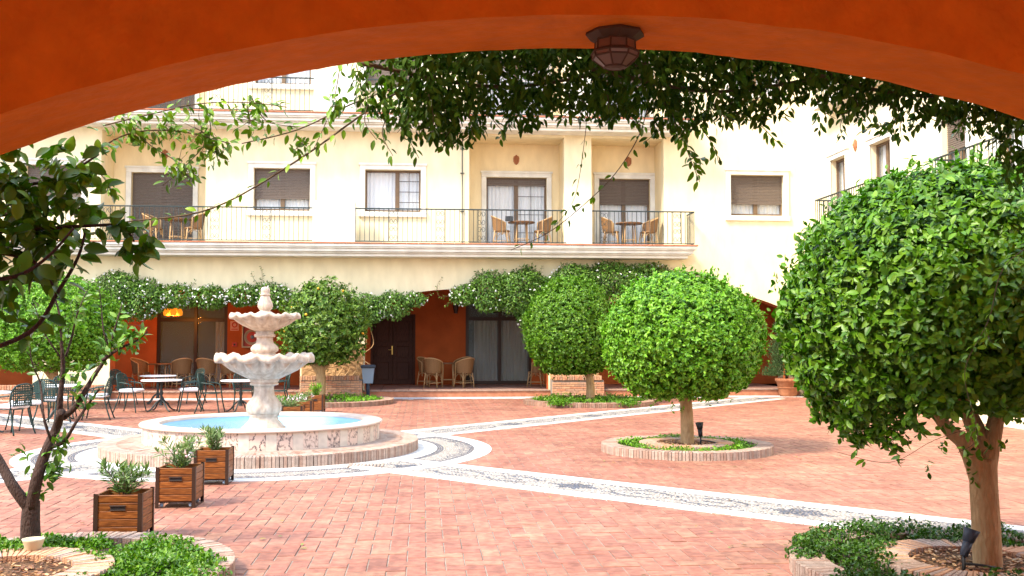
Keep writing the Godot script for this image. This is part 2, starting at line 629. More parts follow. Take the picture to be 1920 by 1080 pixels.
func railing(root: Node3D, a: Vector3, b: Vector3, h: float, scrolls: Array, keep := true) -> void:
	# from a to b at floor height; scroll panels at distances along it
	var l := a.distance_to(b)
	var o := node("railing", root, a, atan2(-(b - a).z, (b - a).x))
	var t := new_st()
	span(t, Vector3(0, h - 0.035, -0.022), Vector3(l, h, 0.022), 0.006)
	obj("top_rail", t, M.iron, o)
	var t2 := new_st()
	span(t2, Vector3(0, 0.06, -0.012), Vector3(l, 0.085, 0.012))
	obj("bottom_rail", t2, M.iron, o)
	var bal := new_st()
	span(bal, Vector3(-0.0075, 0.086, -0.0075), Vector3(0.0075, h - 0.036, 0.0075))
	var bm := bal.commit()
	var n := int(round(l / 0.13))
	for k in n + 1:
		var x := l * k / n
		var close := false
		for s in scrolls:
			if absf(x - s) < 0.07:
				close = true
		if not close:
			inst("baluster", bm, M.iron, o, Transform3D(Basis(), Vector3(x, 0, 0)))
	for s in scrolls:
		var c := new_st()
		for sg in [-1.0, 1.0]:
			tube(c, [Vector3(s + sg * 0.12, 0.085, 0), Vector3(s + sg * 0.12, h - 0.035, 0)], 0.008, -1, 4)
			for k in 4:
				var pts := []
				var yc := 0.085 + (h - 0.12) * (k + 0.5) / 4.0
				for i in 14:
					var u := i / 13.0 * TAU * 1.15
					var r := 0.055 * (1.0 - 0.55 * i / 13.0)
					pts.append(Vector3(s + sg * (0.055 - cos(u) * r), yc + sin(u) * r * 1.5 * (1 if k % 2 else -1), 0))
				tube(c, pts, 0.006, -1, 4, false)
		obj("scroll_panel", c, M.iron, o)


func slab(root: Node3D, x0: float, x1: float, y: float, zf: float, zb: float) -> void:
	# a balcony's floor slab with its stepped cornice; y is the floor
	var st := new_st()
	var prof := [[0.0, 0.0, -0.075], [0.035, -0.075, -0.12], [0.09, -0.12, -0.21], [0.15, -0.21, -0.25], [0.22, -0.25, -0.335]]
	for p in prof:
		span(st, Vector3(x0, y + p[2], zb), Vector3(x1 - p[0], y + p[1] - 0.002, zf - p[0]), 0.008)
	obj("cornice", st, M.white, root)
	var n := int((x1 - x0) / 0.33)
	var tile := new_st()
	span(tile, Vector3(0.004, 0, -0.3), Vector3(0.326, 0.035, 0), 0.006)
	var tm := tile.commit()
	for k in n:
		inst("edge_tile", tm, M.terracotta, root, Transform3D(Basis(), Vector3(x1 + 0.02 - 0.33 * (k + 1), y, zf + 0.03)))


func build_hotel() -> void:
	var root := thing("hotel_building", "cream three storey hotel front with balconies above terracotta arcade arches", "building", Vector3(0, 0, -29))
	# ground floor: a wall whose openings are segmental arches
	var arches := [[-13.2, 2.5, 3.05], [-6.05, 2.6, 3.05], [0.97, 2.62, 3.07], [7.8, 2.9, 3.12]]
	var poly := PackedVector2Array([Vector2(-18, 0), Vector2(-18, 4.0), Vector2(11.5, 4.0), Vector2(11.5, 0)])
	for k in [3, 2, 1, 0]:
		var a: Array = arches[k]
		poly.append(Vector2(a[0] + a[1], 0))
		for p in arch_pts(a[0], a[1], a[2], 6.85):
			poly.append(p)
		poly.append(Vector2(a[0] - a[1], 0))
	var st := new_st()
	extrude(st, poly, -0.5, 0)
	obj("arcade_wall", st, M.cream, root)
	for a in arches:
		var s := new_st()
		s.set_smooth_group(-1)
		var out: Array = [Vector2(a[0] + a[1] - 0.004, 0.2)]
		for p in arch_pts(a[0], a[1] - 0.004, a[2] - 0.004, 6.85):
			out.append(p)
		out.append(Vector2(a[0] - a[1] + 0.004, 0.2))
		for i in out.size() - 1:
			var p: Vector2 = out[i]
			var q: Vector2 = out[i + 1]
			quad(s, Vector3(p.x, p.y, -0.5), Vector3(p.x, p.y, -0.03), Vector3(q.x, q.y, -0.03), Vector3(q.x, q.y, -0.5))
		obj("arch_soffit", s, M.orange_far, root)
	# upper floors: openings for loggias and windows
	var holes := []
	for f in 2:
		var dy := 3.62 * f
		holes.append_array([[-8.98, -6.12, 4.2 + dy, 7.5 + dy], [1.3, 4.06, 4.2 + dy, 7.5 + dy], [4.86, 7.0, 4.2 + dy, 7.5 + dy]])
		holes.append_array([[-4.79, -3.22, 5.27 + dy, 6.48 + dy], [-1.67, -0.09, 5.27 + dy, 6.48 + dy], [9.0, 10.6, 5.27 + dy, 6.48 + dy], [-11.0, -9.5, 5.4 + dy, 6.48 + dy], [-14.4, -12.9, 5.27 + dy, 6.48 + dy]])
	st = new_st()
	holed(st, -18, 11.5, 4.0, 11.8, -0.32, 0, holes)
	obj("upper_wall", st, M.cream_light, root)
	var roof := new_st()
	span(roof, Vector3(-18.3, 11.8, -9), Vector3(11.6, 12.0, 0.5))
	obj("roof", roof, M.white, root)
	for f in 2:
		var dy := 3.62 * f
		for w in [[-4.79, -3.22, 5.27, 0.70, 0.0], [-1.67, -0.09, 5.27, 0.0, 0.12], [9.0, 10.6, 5.27, 0.70, 0.0], [-11.0, -9.5, 5.4, 0.78, 0.0], [-14.4, -12.9, 5.27, 0.6, 0.0]]:
			var wid: float = w[1] - w[0]
			var at := Vector3((w[0] + w[1]) / 2, w[2] + dy, 0)
			var shut: float = w[3] if f == 0 else [0.0, 0.9, 0.5, 0.6, 0.4][int(absf(w[0])) % 5]
			window(root, "window", at, 0, wid, 6.48 - w[2], shut, false, shut == 0.0, w[4])
			surround(root, at, 0, wid, 6.48 - w[2])
		# loggias: back wall, sides, ceiling; a balcony door in each
		for g in [[-8.98, -6.12, -8.49, -6.73, 0.93], [1.3, 4.06, 1.87, 3.69, 0.1], [4.86, 7.0, 5.29, 7.0, 0.34]]:
			var d0: float = g[2]
			var d1: float = g[3] if g[0] < 4 else 6.86
			var l := new_st()
			holed(l, g[0] - 0.1, g[1] + 0.1, 4.25 + dy, 7.6 + dy, -1.45, -1.2, [[d0, d1, 4.3 + dy, 6.5 + dy]])
			span(l, Vector3(g[0] - 0.15, 4.25 + dy, -1.2), Vector3(g[0] - 0.003, 7.6 + dy, -0.32))
			span(l, Vector3(g[1] + 0.003, 4.25 + dy, -1.2), Vector3(g[1] + 0.15, 7.6 + dy, -0.32))
			span(l, Vector3(g[0] - 0.15, 7.503 + dy, -1.2), Vector3(g[1] + 0.15, 7.6 + dy, -0.32))
			obj("loggia_wall", l, M.cream_shaded, root)
			var at := Vector3((d0 + d1) / 2, 4.3 + dy, -1.2)
			window(root, "balcony_door", at, 0, d1 - d0, 2.2, g[4], true, g[0] == 1.3, 0.0)
			surround(root, at, 0, d1 - d0, 2.2, true)
		slab(root, -18.0, 7.76, 4.28 + dy, 0.85, -1.3)
		var bk := new_st()
		span(bk, Vector3(-3.05, 4.317 + dy, 0.30), Vector3(-1.89, 5.46 + dy, 0.83), 0.015)
		obj("balcony_pier", bk, M.white, root)
		bk = new_st()
		span(bk, Vector3(4.01, 4.317 + dy, 0.30), Vector3(4.74, 5.43 + dy, 0.83), 0.015)
		obj("balcony_pier", bk, M.white, root)
		var y := 4.28 + dy
		railing(root, Vector3(-9.9, y, 0.78), Vector3(-3.05, y, 0.78), 1.0, [1.35, 4.2, 5.6])
		railing(root, Vector3(-1.89, y, 0.78), Vector3(4.01, y, 0.78), 1.0, [1.05, 2.35, 3.5])
		railing(root, Vector3(4.74, y, 0.78), Vector3(7.68, y, 0.78), 1.0, [0.35, 2.45])
		railing(root, Vector3(7.68, y, 0.78), Vector3(7.68, y, 0.02), 1.0, [])
		railing(root, Vector3(-17.5, y, 0.78), Vector3(-9.9, y, 0.78), 1.0, [2.0, 5.0])
	var pipe := new_st()
	tube(pipe, [Vector3(1.1, 4.32, 0.03), Vector3(1.1, 7.5, 0.03)], 0.014, -1, 6)
	for yy in [5.3, 6.4, 7.1]:
		span(pipe, Vector3(1.04, yy, 0.0), Vector3(1.16, yy + 0.02, 0.05))
	obj("downpipe", pipe, M.iron, root)
	# the arcade behind the arches
	st = new_st()
	holed(st, -18, 11.5, 0.0, 3.6, -3.45, -3.2, [[-8.21, -6.07, 0.2, 2.85], [-1.65, -0.25, 0.2, 2.42], [1.34, 3.44, 0.2, 2.9]])
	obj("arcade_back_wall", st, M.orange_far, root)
	st = new_st()
	span(st, Vector3(-18, 3.5, -3.2), Vector3(11.5, 3.7, -0.5))
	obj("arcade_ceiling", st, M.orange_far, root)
	st = new_st()
	span(st, Vector3(-18.2, 0.0, -8.5), Vector3(-18, 11.8, 0))
	span(st, Vector3(11.5, 0.0, -8.5), Vector3(11.7, 11.8, 0))
	span(st, Vector3(-18.2, 0.0, -8.7), Vector3(11.7, 11.8, -8.5))
	obj("outer_wall", st, M.cream, root)
	st = new_st()
	span(st, Vector3(-18, 0.0, -8.5), Vector3(11.5, 0.19, -3.2))
	span(st, Vector3(-18, 3.7, -8.5), Vector3(11.5, 3.9, -1.5))
	for x in [-9.2, -4.6, 0.6, 4.6]:
		span(st, Vector3(x, 0.19, -8.5), Vector3(x + 0.15, 3.7, -3.45))
	span(st, Vector3(-18, 0.19, -7.2), Vector3(11.5, 3.7, -7.0))
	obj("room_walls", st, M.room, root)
	# glass doors
	for g in [[-8.21, -6.07, 2.85, -7.04, 0], [1.34, 3.44, 2.9, 2.42, 1]]:
		var o := node("glass_door", root, Vector3(0, 0.2, -3.28))
		var h: float = g[2] - 0.2
		var f := new_st()
		var tr := h - 0.62
		for x in [g[0] + 0.05, g[3], g[1] - 0.05]:
			span(f, Vector3(x - 0.05, 0, -0.05), Vector3(x + 0.05, h, 0.05), 0.006)
		for yy in [0.06, tr, h - 0.05]:
			span(f, Vector3(g[0] + 0.1, yy - 0.055, -0.045), Vector3(g[1] - 0.1, yy + 0.055, 0.045), 0.006)
		obj("frame", f, M.dark_frame, o)
		for pr in [[g[0] + 0.1, g[3] - 0.05, 0.1, tr], [g[3] + 0.05, g[1] - 0.1, 0.1, tr], [g[0] + 0.1, g[1] - 0.1, tr, h - 0.1]]:
			var p := new_st()
			quad(p, Vector3(pr[0], pr[2], 0), Vector3(pr[0], pr[3], 0), Vector3(pr[1], pr[3], 0), Vector3(pr[1], pr[2], 0))
			obj("pane", p, M.dark_glass, o)
		if g[4] == 1:
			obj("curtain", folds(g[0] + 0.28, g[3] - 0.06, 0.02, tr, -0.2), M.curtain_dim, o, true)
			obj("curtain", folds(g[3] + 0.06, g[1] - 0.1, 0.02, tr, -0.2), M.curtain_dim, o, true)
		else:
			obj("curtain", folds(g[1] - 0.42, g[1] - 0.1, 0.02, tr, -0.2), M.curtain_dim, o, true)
	# the double wooden door
	var d := node("wooden_door", root, Vector3(-0.95, 0.2, -3.3))
	st = new_st()
	span(st, Vector3(-0.70, 0, -0.06), Vector3(-0.63, 2.22, 0.12), 0.01)
	span(st, Vector3(0.63, 0, -0.06), Vector3(0.70, 2.22, 0.12), 0.01)
	span(st, Vector3(-0.63, 2.14, -0.06), Vector3(0.63, 2.22, 0.12), 0.01)
	obj("frame", st, M.door_wood, d)
	for sg in [-1.0, 1.0]:
		st = new_st()
		span(st, Vector3(sg * 0.315 - 0.31, 0.01, -0.03), Vector3(sg * 0.315 + 0.31, 2.135, 0.03), 0.008)
		var dl := obj("door_leaf", st, M.door_wood, d)
		for pr in [[0.14, 0.72], [0.86, 1.22], [1.34, 2.02]]:
			st = new_st()
			span(st, Vector3(sg * 0.315 - 0.2, pr[0], 0.02), Vector3(sg * 0.315 + 0.2, pr[1], 0.05), 0.02)
			obj("panel", st, M.door_wood, dl)
	st = new_st()
	span(st, Vector3(-0.045, 0.95, 0.03), Vector3(-0.005, 1.22, 0.045), 0.004)
	tube(st, [Vector3(-0.025, 1.1, 0.045), Vector3(-0.025, 1.1, 0.08), Vector3(-0.14, 1.1, 0.085)], 0.011, -1, 6)
	obj("door_handle", st, M.brass, d)
	# cladding on the piers beside the middle arch
	for px in [[-3.41, -1.68], [3.63, 5.05]]:
		st = new_st()
		span(st, Vector3(px[0], 0.3, -0.02), Vector3(px[1], 1.5, 0.04), 0.02)
		obj("pier_cladding", st, M.ochre, root)


func build_wing() -> void:
	# the wing on the right, its front facing -x; built facing +z and turned
	var root := thing("hotel_wing", "cream side wing with tall brown windows and iron balconies behind the clipped trees", "building", Vector3(11, 0, -29), -PI / 2)
	# local x runs towards the viewer: local x = 29 + z
	var st := new_st()
	var win := [[2.56, 3.55, 5.04, 6.47], [5.0, 6.13, 4.5, 6.44], [8.44, 9.46, 5.04, 6.40], [10.6, 11.9, 4.5, 6.44]]
	var holes := []
	for f in 2:
		for w in win:
			holes.append([w[0], w[1], w[2] + 3.62 * f, w[3] + 3.62 * f])
	holed(st, 0.0, 18.0, 0.0, 11.8, -0.35, 0.0, holes)
	obj("wall", st, M.cream_light, root)
	st = new_st()
	span(st, Vector3(0.5, 11.8, -8), Vector3(18.2, 12.0, 0.5))
	obj("roof", st, M.white, root)
	st = new_st()
	span(st, Vector3(17.8, 0, -8), Vector3(18.0, 11.8, -0.35))
	span(st, Vector3(0.0, 0, -8.2), Vector3(18.0, 11.8, -8))
	obj("outer_wall", st, M.cream, root)
	for f in 2:
		var dy := 3.62 * f
		for k in 4:
			var w: Array = win[k]
			var at := Vector3((w[0] + w[1]) / 2, w[2] + dy, 0)
			window(root, "window", at, 0, w[1] - w[0], w[3] - w[2], [0.0, 0.0, 0.55, 0.0][k], k % 2 == 1, k == 1 or k == 2)
			surround(root, at, 0, w[1] - w[0], w[3] - w[2], k % 2 == 1)
		for b in [[2.6, 6.7], [8.9, 12.6]]:
			var s := new_st()
			span(s, Vector3(b[0], 4.2 + dy, -0.05), Vector3(b[1], 4.35 + dy, 0.5), 0.02)
			obj("balcony_slab", s, M.white, root)
			railing(root, Vector3(b[0], 4.35 + dy, 0.46), Vector3(b[1], 4.35 + dy, 0.46), 1.05, [2.0])
			railing(root, Vector3(b[0], 4.35 + dy, 0.46), Vector3(b[0], 4.35 + dy, 0.0), 1.05, [])


func build_arcade() -> void:
	# where the viewer stands: a vaulted passage whose front wall is one wide arch
	var root := thing("entrance_arcade", "orange plastered arcade with a wide low arch framing the courtyard", "building")
	var st := new_st()
	var poly := PackedVector2Array([Vector2(-9, 0), Vector2(-9, 3.5), Vector2(10.5, 3.5), Vector2(10.5, 0), Vector2(3.835, 0)])
	var wob := FastNoiseLite.new()
	wob.frequency = 1.6
	for p in arch_pts(0.835, 3.0, 3.007, 6.85, 120):
		poly.append(p + Vector2(0, 0.008 * wob.get_noise_1d(p.x * 1.2) + 0.002 * wob.get_noise_1d(p.x * 7.0)))
	poly.append(Vector2(-2.165, 0))
	extrude(st, poly, -4.48, -4.0)
	obj("arch_wall", st, M.orange, root)
	st = new_st()
	span(st, Vector3(-9, 3.25, -4.0), Vector3(10.5, 3.5, 3.2))
	obj("ceiling", st, M.orange, root)
	st = new_st()
	# unseen far side: arched openings added to let skylight onto the arch wall
	poly = PackedVector2Array([Vector2(-9, 0), Vector2(-9, 3.25), Vector2(10.5, 3.25), Vector2(10.5, 0)])
	for xc in [7.6, 3.0, -1.6, -6.2]:
		poly.append(Vector2(xc + 1.55, 0))
		for p in arch_pts(xc, 1.55, 2.85, 2.4, 14):
			poly.append(p)
		poly.append(Vector2(xc - 1.55, 0))
	st = new_st()
	extrude(st, poly, 2.8, 3.2)
	obj("rear_wall", st, M.orange, root)
	st = new_st()
	span(st, Vector3(-9.3, 0, -4.0), Vector3(-9, 3.5, 3.2))
	span(st, Vector3(10.5, 0, -4.0), Vector3(10.8, 3.5, 3.2))
	obj("end_wall", st, M.orange, root)
	st = new_st()
	span(st, Vector3(-9.0, -0.03, -3.9), Vector3(10.5, -0.002, 3.2))
	obj("floor", st, M.bounce_tile, root)  # unseen floor, kept pale to bounce light up to the soffit


func build_lantern() -> void:
	var c := Vector3(0.815, 0, -4.24)
	var o := thing("ceiling_lantern", "brown star cut glass lantern under the crown of the orange arch", "lantern", Vector3(c.x, 3.004, c.z))
	var st := new_st()
	lathe(st, [[0.0, 0.0], [0.125, 0.0], [0.128, -0.012], [0.088, -0.036], [0.0, -0.036]], Vector3.ZERO, 8, 0, 0, false)
	obj("ceiling_plate", st, M.lantern_metal, o)
	var rings := [[0.086, -0.036], [0.088, -0.078], [0.104, -0.088], [0.098, -0.108], [0.048, -0.148]]
	for i in rings.size() - 1:
		for k in 8:
			var p := []
			for q in [[i, k], [i + 1, k], [i + 1, k + 1], [i, k + 1]]:
				var a: float = TAU * (q[1] + 0.5) / 8
				p.append(Vector3(cos(a) * rings[q[0]][0], rings[q[0]][1], sin(a) * rings[q[0]][0]))
			var mid: Vector3 = (p[0] + p[1] + p[2] + p[3]) / 4.0
			st = new_st()
			quad(st, mid + (p[0] - mid) * 0.88, mid + (p[1] - mid) * 0.88, mid + (p[2] - mid) * 0.88, mid + (p[3] - mid) * 0.88)
			obj("glass_panel", st, M.lantern_pale if (i == 3 and k % 3 == 1) or (i == 0 and k % 4 == 1) else M.lantern_glass, o)
	st = new_st()
	for i in rings.size():
		var loop := []
		for k in 9:
			var a := TAU * (k + 0.5) / 8
			loop.append(Vector3(cos(a) * rings[i][0], rings[i][1], sin(a) * rings[i][0]))
		for k in 8:
			tube(st, [loop[k], loop[k + 1]], 0.0045, -1, 4)
			if i < rings.size() - 1:
				var a := TAU * (k + 0.5) / 8
				tube(st, [loop[k], Vector3(cos(a) * rings[i + 1][0], rings[i + 1][1], sin(a) * rings[i + 1][0])], 0.004, -1, 4)
	lathe(st, [[0.048, -0.148], [0.02, -0.156], [0.0, -0.156]], Vector3.ZERO, 8)
	obj("lantern_bars", st, M.lantern_metal, o)


# ---------------------------------------------------------------- the ground
const FC := Vector3(-2.4, 0, -15.7)      # the middle of the fountain
const RING := 3.45
var strip_dirs := [Vector3(1, 0, 1), Vector3(1, 0, -1), Vector3(-1, 0, -1), Vector3(-1, 0, 1)]
var strip_ends := [11.5, 17.0, 13.0, 9.0]
var beds := [[3.93, -14.98, 1.27], [3.9, -6.95, 1.27], [-2.6, -7.35, 1.27], [-2.5, -26.5, 1.75], [4.25, -25.75, 1.7]]


func in_view(x: float, z: float, margin := 0.06) -> bool:
	var a := atan2(x, -z) - deg_to_rad(5.0)
	return absf(a) < 0.47 + margin and -z > 5.2


func strip_st(k: int, x: float, z: float) -> Vector2:
	var d: Vector3 = strip_dirs[k].normalized()
	var p := Vector3(x, 0, z) - FC
	return Vector2(p.dot(d), p.dot(Vector3(-d.z, 0, d.x)))


func build_ground() -> void:
	var g := new_st()
	g.set_smooth_group(-1)
	quad(g, Vector3(-300, -0.03, -300), Vector3(-300, -0.03, 300), Vector3(300, -0.03, 300), Vector3(300, -0.03, -300))
	tag(obj("ground", g, M.mortar), "sand coloured ground under the courtyard paving", "", "", "structure")
	var root := node("courtyard_paving")
	tag(root, "pink terracotta brick paving laid in a herringbone pattern", "", "", "structure")
	var bed := new_st()
	bed.set_smooth_group(-1)
	quad(bed, Vector3(-18, -0.008, -28.6), Vector3(-18, -0.008, 3), Vector3(11, -0.008, 3), Vector3(11, -0.008, -28.6))
	obj("mortar_bed", bed, M.mortar, root)
	var p := 0.145
	var list := []
	for j in range(0, 172):
		for i in range(0, 190):
			var m := posmod(i - j, 4)
			if m != 0 and m != 3:
				continue
			var x := -16.5 + i * p + (p if m == 0 else p / 2)
			var z := -3.6 - j * p - (p / 2 if m == 0 else p)
			if not in_view(x, z) or z < -28.1 or z > -4.2 or x > 10.95:
				continue
			var r := Vector2(x - FC.x, z - FC.z).length()
			if r < RING - 0.16:
				continue
			var skip := false
			for k in 4:
				var s := strip_st(k, x, z)
				if s.x > 0 and s.x < strip_ends[k] and absf(s.y) < 0.42:
					skip = true
			for b in beds:
				if Vector2(x - b[0], z - b[1]).length() < b[2] - 0.2:
					skip = true
			if skip:
				continue
			var t := Transform3D(Basis(Vector3.UP, (0.0 if m == 0 else PI / 2) + rng.randf_range(-0.008, 0.008)) * Basis(Vector3.RIGHT, rng.randf_range(-0.006, 0.006)), Vector3(x, rng.randf_range(-0.004, 0.0015) - (0.002 if rng.randf() < 0.05 else 0.0), z))
			list.append(t)
	var tones := [Color(0.39, 0.172, 0.122), Color(0.405, 0.188, 0.132), Color(0.38, 0.158, 0.112), Color(0.41, 0.196, 0.138), Color(0.39, 0.166, 0.12), Color(0.345, 0.148, 0.108), Color(0.42, 0.215, 0.148)]
	list.sort_custom(func(a, b): return a.origin.distance_squared_to(EYE) < b.origin.distance_squared_to(EYE))
	var meshes := []
	for t in tones:
		meshes.append(paver_mesh(t))
	for i in 300:
		inst("brick", meshes[rng.randi() % meshes.size()], M.paver, root, list[i])
	mass("brick_field", root, list.slice(300), tones, paver_mesh(Color(-1, 0, 0)), M.paver, 0.07)
	build_mosaic()
	# leaves that have dropped on the paving
	var xf := []
	for k in 260:
		var x := rng.randf_range(-8.0, 9.0)
		var z := rng.randf_range(-27.5, -6.0)
		if k % 2:
			var b: Array = beds[rng.randi() % 5]
			var a := rng.randf() * TAU
			x = b[0] + cos(a) * (b[2] + 1.2 * rng.randf())
			z = b[1] + sin(a) * (b[2] + 1.2 * rng.randf())
		xf.append(leaf_at(Vector3(x, 0.012, z), Vector3(rng.randfn(), 0.08, rng.randfn()), Vector3.UP + rv() * 0.25, 0.05 * rng.randf_range(0.6, 1.3)))
	tag(mass("fallen_leaves", self, xf, [Color(0.30, 0.20, 0.05), Color(0.16, 0.09, 0.04), Color(0.14, 0.2, 0.04)], leaf_mesh(0.5), M.leaf, 0.3), "scattered dry leaves dropped on the brick paving", "leaves", "", "stuff")


func paver_mesh(tint: Color) -> ArrayMesh:
	var st := new_st()
	if tint.r >= 0:
		st.set_color(tint)
	st.set_smooth_group(-1)
	var a := Vector2(0.1405, 0.068)
	var b := a - Vector2(0.004, 0.004)
	var top := []
	var rim := []
	var low := []
	for s in [Vector2(-1, -1), Vector2(1, -1), Vector2(1, 1), Vector2(-1, 1)]:
		top.append(Vector3(b.x * s.x, 0, b.y * s.y))
		rim.append(Vector3(a.x * s.x, -0.004, a.y * s.y))
		low.append(Vector3(a.x * s.x, -0.025, a.y * s.y))
	quad(st, top[0], top[1], top[2], top[3])
	for k in 4:
		var n := (k + 1) % 4
		quad(st, rim[k], rim[n], top[n], top[k])
		quad(st, low[k], low[n], rim[n], rim[k])
	st.generate_normals()
	return st.commit()


func sector(st: SurfaceTool, r0: float, r1: float, a0: float, a1: float, y0: float, y1: float, n := 4) -> void:
	st.set_smooth_group(-1)
	for i in n:
		var p := []
		for q in [[r0, i], [r1, i], [r1, i + 1], [r0, i + 1]]:
			var a := lerpf(a0, a1, float(q[1]) / n)
			p.append(Vector3(cos(a) * q[0], y1, sin(a) * q[0]))
		quad(st, p[0], p[1], p[2], p[3])
		var d := Vector3.UP * (y0 - y1)
		quad(st, p[1] + d, p[2] + d, p[2], p[1])
		quad(st, p[0], p[3], p[3] + d, p[0] + d)
		if i == 0:
			quad(st, p[0] + d, p[1] + d, p[1], p[0])
		if i == n - 1:
			quad(st, p[2] + d, p[3] + d, p[3], p[2])


func build_mosaic() -> void:
	var root := node("mosaic_path")
	tag(root, "white edged pebble mosaic paths crossing under the fountain", "", "", "structure")
	# white slabs along both edges of each path
	var sl := new_st()
	box(sl, Vector3(0, -0.012, 0), Vector3(0.797, 0.04, 0.22), 0.004)
	var sm := sl.commit()
	for k in 4:
		var d: Vector3 = strip_dirs[k].normalized()
		var n := Vector3(-d.z, 0, d.x)
		var turn := atan2(-d.z, d.x)
		var bed := new_st()
		box(bed, Vector3(strip_ends[k] / 2 + 1.2, -0.0115, 0), Vector3(strip_ends[k] - 2.4, 0.02, 0.72))
		inst("mortar_bed", bed.commit(), M.mortar, root, Transform3D(Basis(Vector3.UP, turn), FC))
		for sg in [-1.0, 1.0]:
			for i in int((strip_ends[k] - 2.4) / 0.8):
				var c: Vector3 = FC + d * (2.45 + 0.8 * (i + 0.5)) + n * sg * 0.465
				if in_view(c.x, c.z, 0.1):
					inst("border_slab", sm, M.marble, root, Transform3D(Basis(Vector3.UP, turn), c))
	# the ring round the fountain
	for q in [[RING - 0.26, RING, 40], [2.3, 2.62, 24]]:
		var st := new_st()
		var w: float = TAU / q[2]
		sector(st, q[0], q[1], 0.001, w - 0.001, -0.03, 0.003, 3)
		var m := st.commit()
		for k in q[2]:
			inst("ring_slab", m, M.marble, root, Transform3D(Basis(Vector3.UP, w * k), FC))
	var rb := new_st()
	sector(rb, 2.61, RING - 0.25, 0, TAU, -0.02, -0.0035, 64)
	inst("mortar_bed", rb.commit(), M.mortar, root, Transform3D(Basis(), FC))
	# pebbles, pale and dark, set as rosettes, pods and borders
	var st := new_st()
	st.set_smooth_group(0)
	for k in 6:
		var a := TAU * k / 6
		var b := TAU * (k + 1) / 6
		var o0 := Vector3(cos(a), 0, sin(a))
		var o1 := Vector3(cos(b), 0, sin(b))
		tri(st, Vector3(0, 0.5, 0), o0 * 0.55 + Vector3(0, 0.38, 0), o1 * 0.55 + Vector3(0, 0.38, 0))
		quad(st, o0 * 0.55 + Vector3(0, 0.38, 0), o0 - Vector3(0, 0.3, 0), o1 - Vector3(0, 0.3, 0), o1 * 0.55 + Vector3(0, 0.38, 0))
	var pm := done(st, true)
	var pale := []
	var dark := []
	var pitch := 0.037
	for k in 4:
		var d: Vector3 = strip_dirs[k].normalized()
		var n := Vector3(-d.z, 0, d.x)
		for i in int((strip_ends[k] - 2.4) / (pitch * 0.87)):
			var s := 2.42 + i * pitch * 0.87
			for j in range(-10, 11):
				var t := (j + (0.5 if i % 2 else 0.0)) * pitch
				if absf(t) > 0.352:
					continue
				var c: Vector3 = FC + d * (s + rng.randf_range(-0.006, 0.006)) + n * (t + rng.randf_range(-0.006, 0.006))
				if in_view(c.x, c.z, 0.01):
					(dark if motif(s, t) or rng.randf() < 0.05 else pale).append(pebble(c, 0.001))
	for i in int((RING - 0.25 - 2.62) / (pitch * 0.87)):
		var r := 2.64 + i * pitch * 0.87
		var m := int(TAU * r / pitch)
		for j in m:
			var a := TAU * (j + (0.5 if i % 2 else 0.0)) / m
			var c := FC + Vector3(cos(a), 0, sin(a)) * (r + rng.randf_range(-0.006, 0.006))
			var skip := false
			var edge := false
			for k in 4:
				var s := strip_st(k, c.x, c.z)
				if s.x > 0 and absf(s.y) < 0.57:
					skip = true
				elif s.x > 0 and absf(s.y) < 0.68:
					edge = true
			if skip:
				continue
			var tooth := r > 3.02 - 0.10 * absf(sin(a * 14.0)) and r < 3.12
			(dark if edge or r < 2.71 or r > 3.10 or tooth and rng.randf() < 0.55 else pale).append(pebble(c, -0.003))
	mass("pale_pebbles", root, pale, [Color(0.25, 0.225, 0.195), Color(0.20, 0.18, 0.16), Color(0.30, 0.275, 0.245)], pm, M.pebble, 0.12)
	mass("dark_pebbles", root, dark, [Color(0.045, 0.052, 0.075), Color(0.075, 0.08, 0.10), Color(0.035, 0.04, 0.05)], pm, M.pebble, 0.25)


func pebble(c: Vector3, y: float) -> Transform3D:
	var r := 0.0185 * rng.randf_range(0.85, 1.15)
	return Transform3D(Basis(Vector3.UP, rng.randf() * 3.0).scaled(Vector3(r, 0.016, r * rng.randf_range(0.8, 1.1))), Vector3(c.x, c.y + y - 0.004, c.z))


func motif(s: float, t: float) -> bool:
	var u := fmod(s, 2.7)
	if absf(t) > 0.295 and absf(t) < 0.33:
		return fmod(s, 0.12) < 0.075
	var d := u - 0.45
	if absf(d) < 0.42:   # rosette with pointed ends
		var r := sqrt(d * d * 0.55 + t * t)
		return r < 0.12 + 0.09 * absf(cos(atan2(t, d) * 3.0)) or (absf(t) < 0.025 and absf(d) < 0.38)
	for c in [1.35, 2.22]:
		var e: float = absf(u - c)
		if e < 0.46:
			var w: float = 0.20 * sqrt(maxf(0.0, 1.0 - pow(e / 0.36, 2.0)))
			return (absf(absf(t) - w) < 0.030 and e < 0.37) or (absf(t) < 0.03 and e < 0.14) or (absf(t + 0.1 * (1 if u > c else -1)) < 0.02 and e > 0.26)
	return false


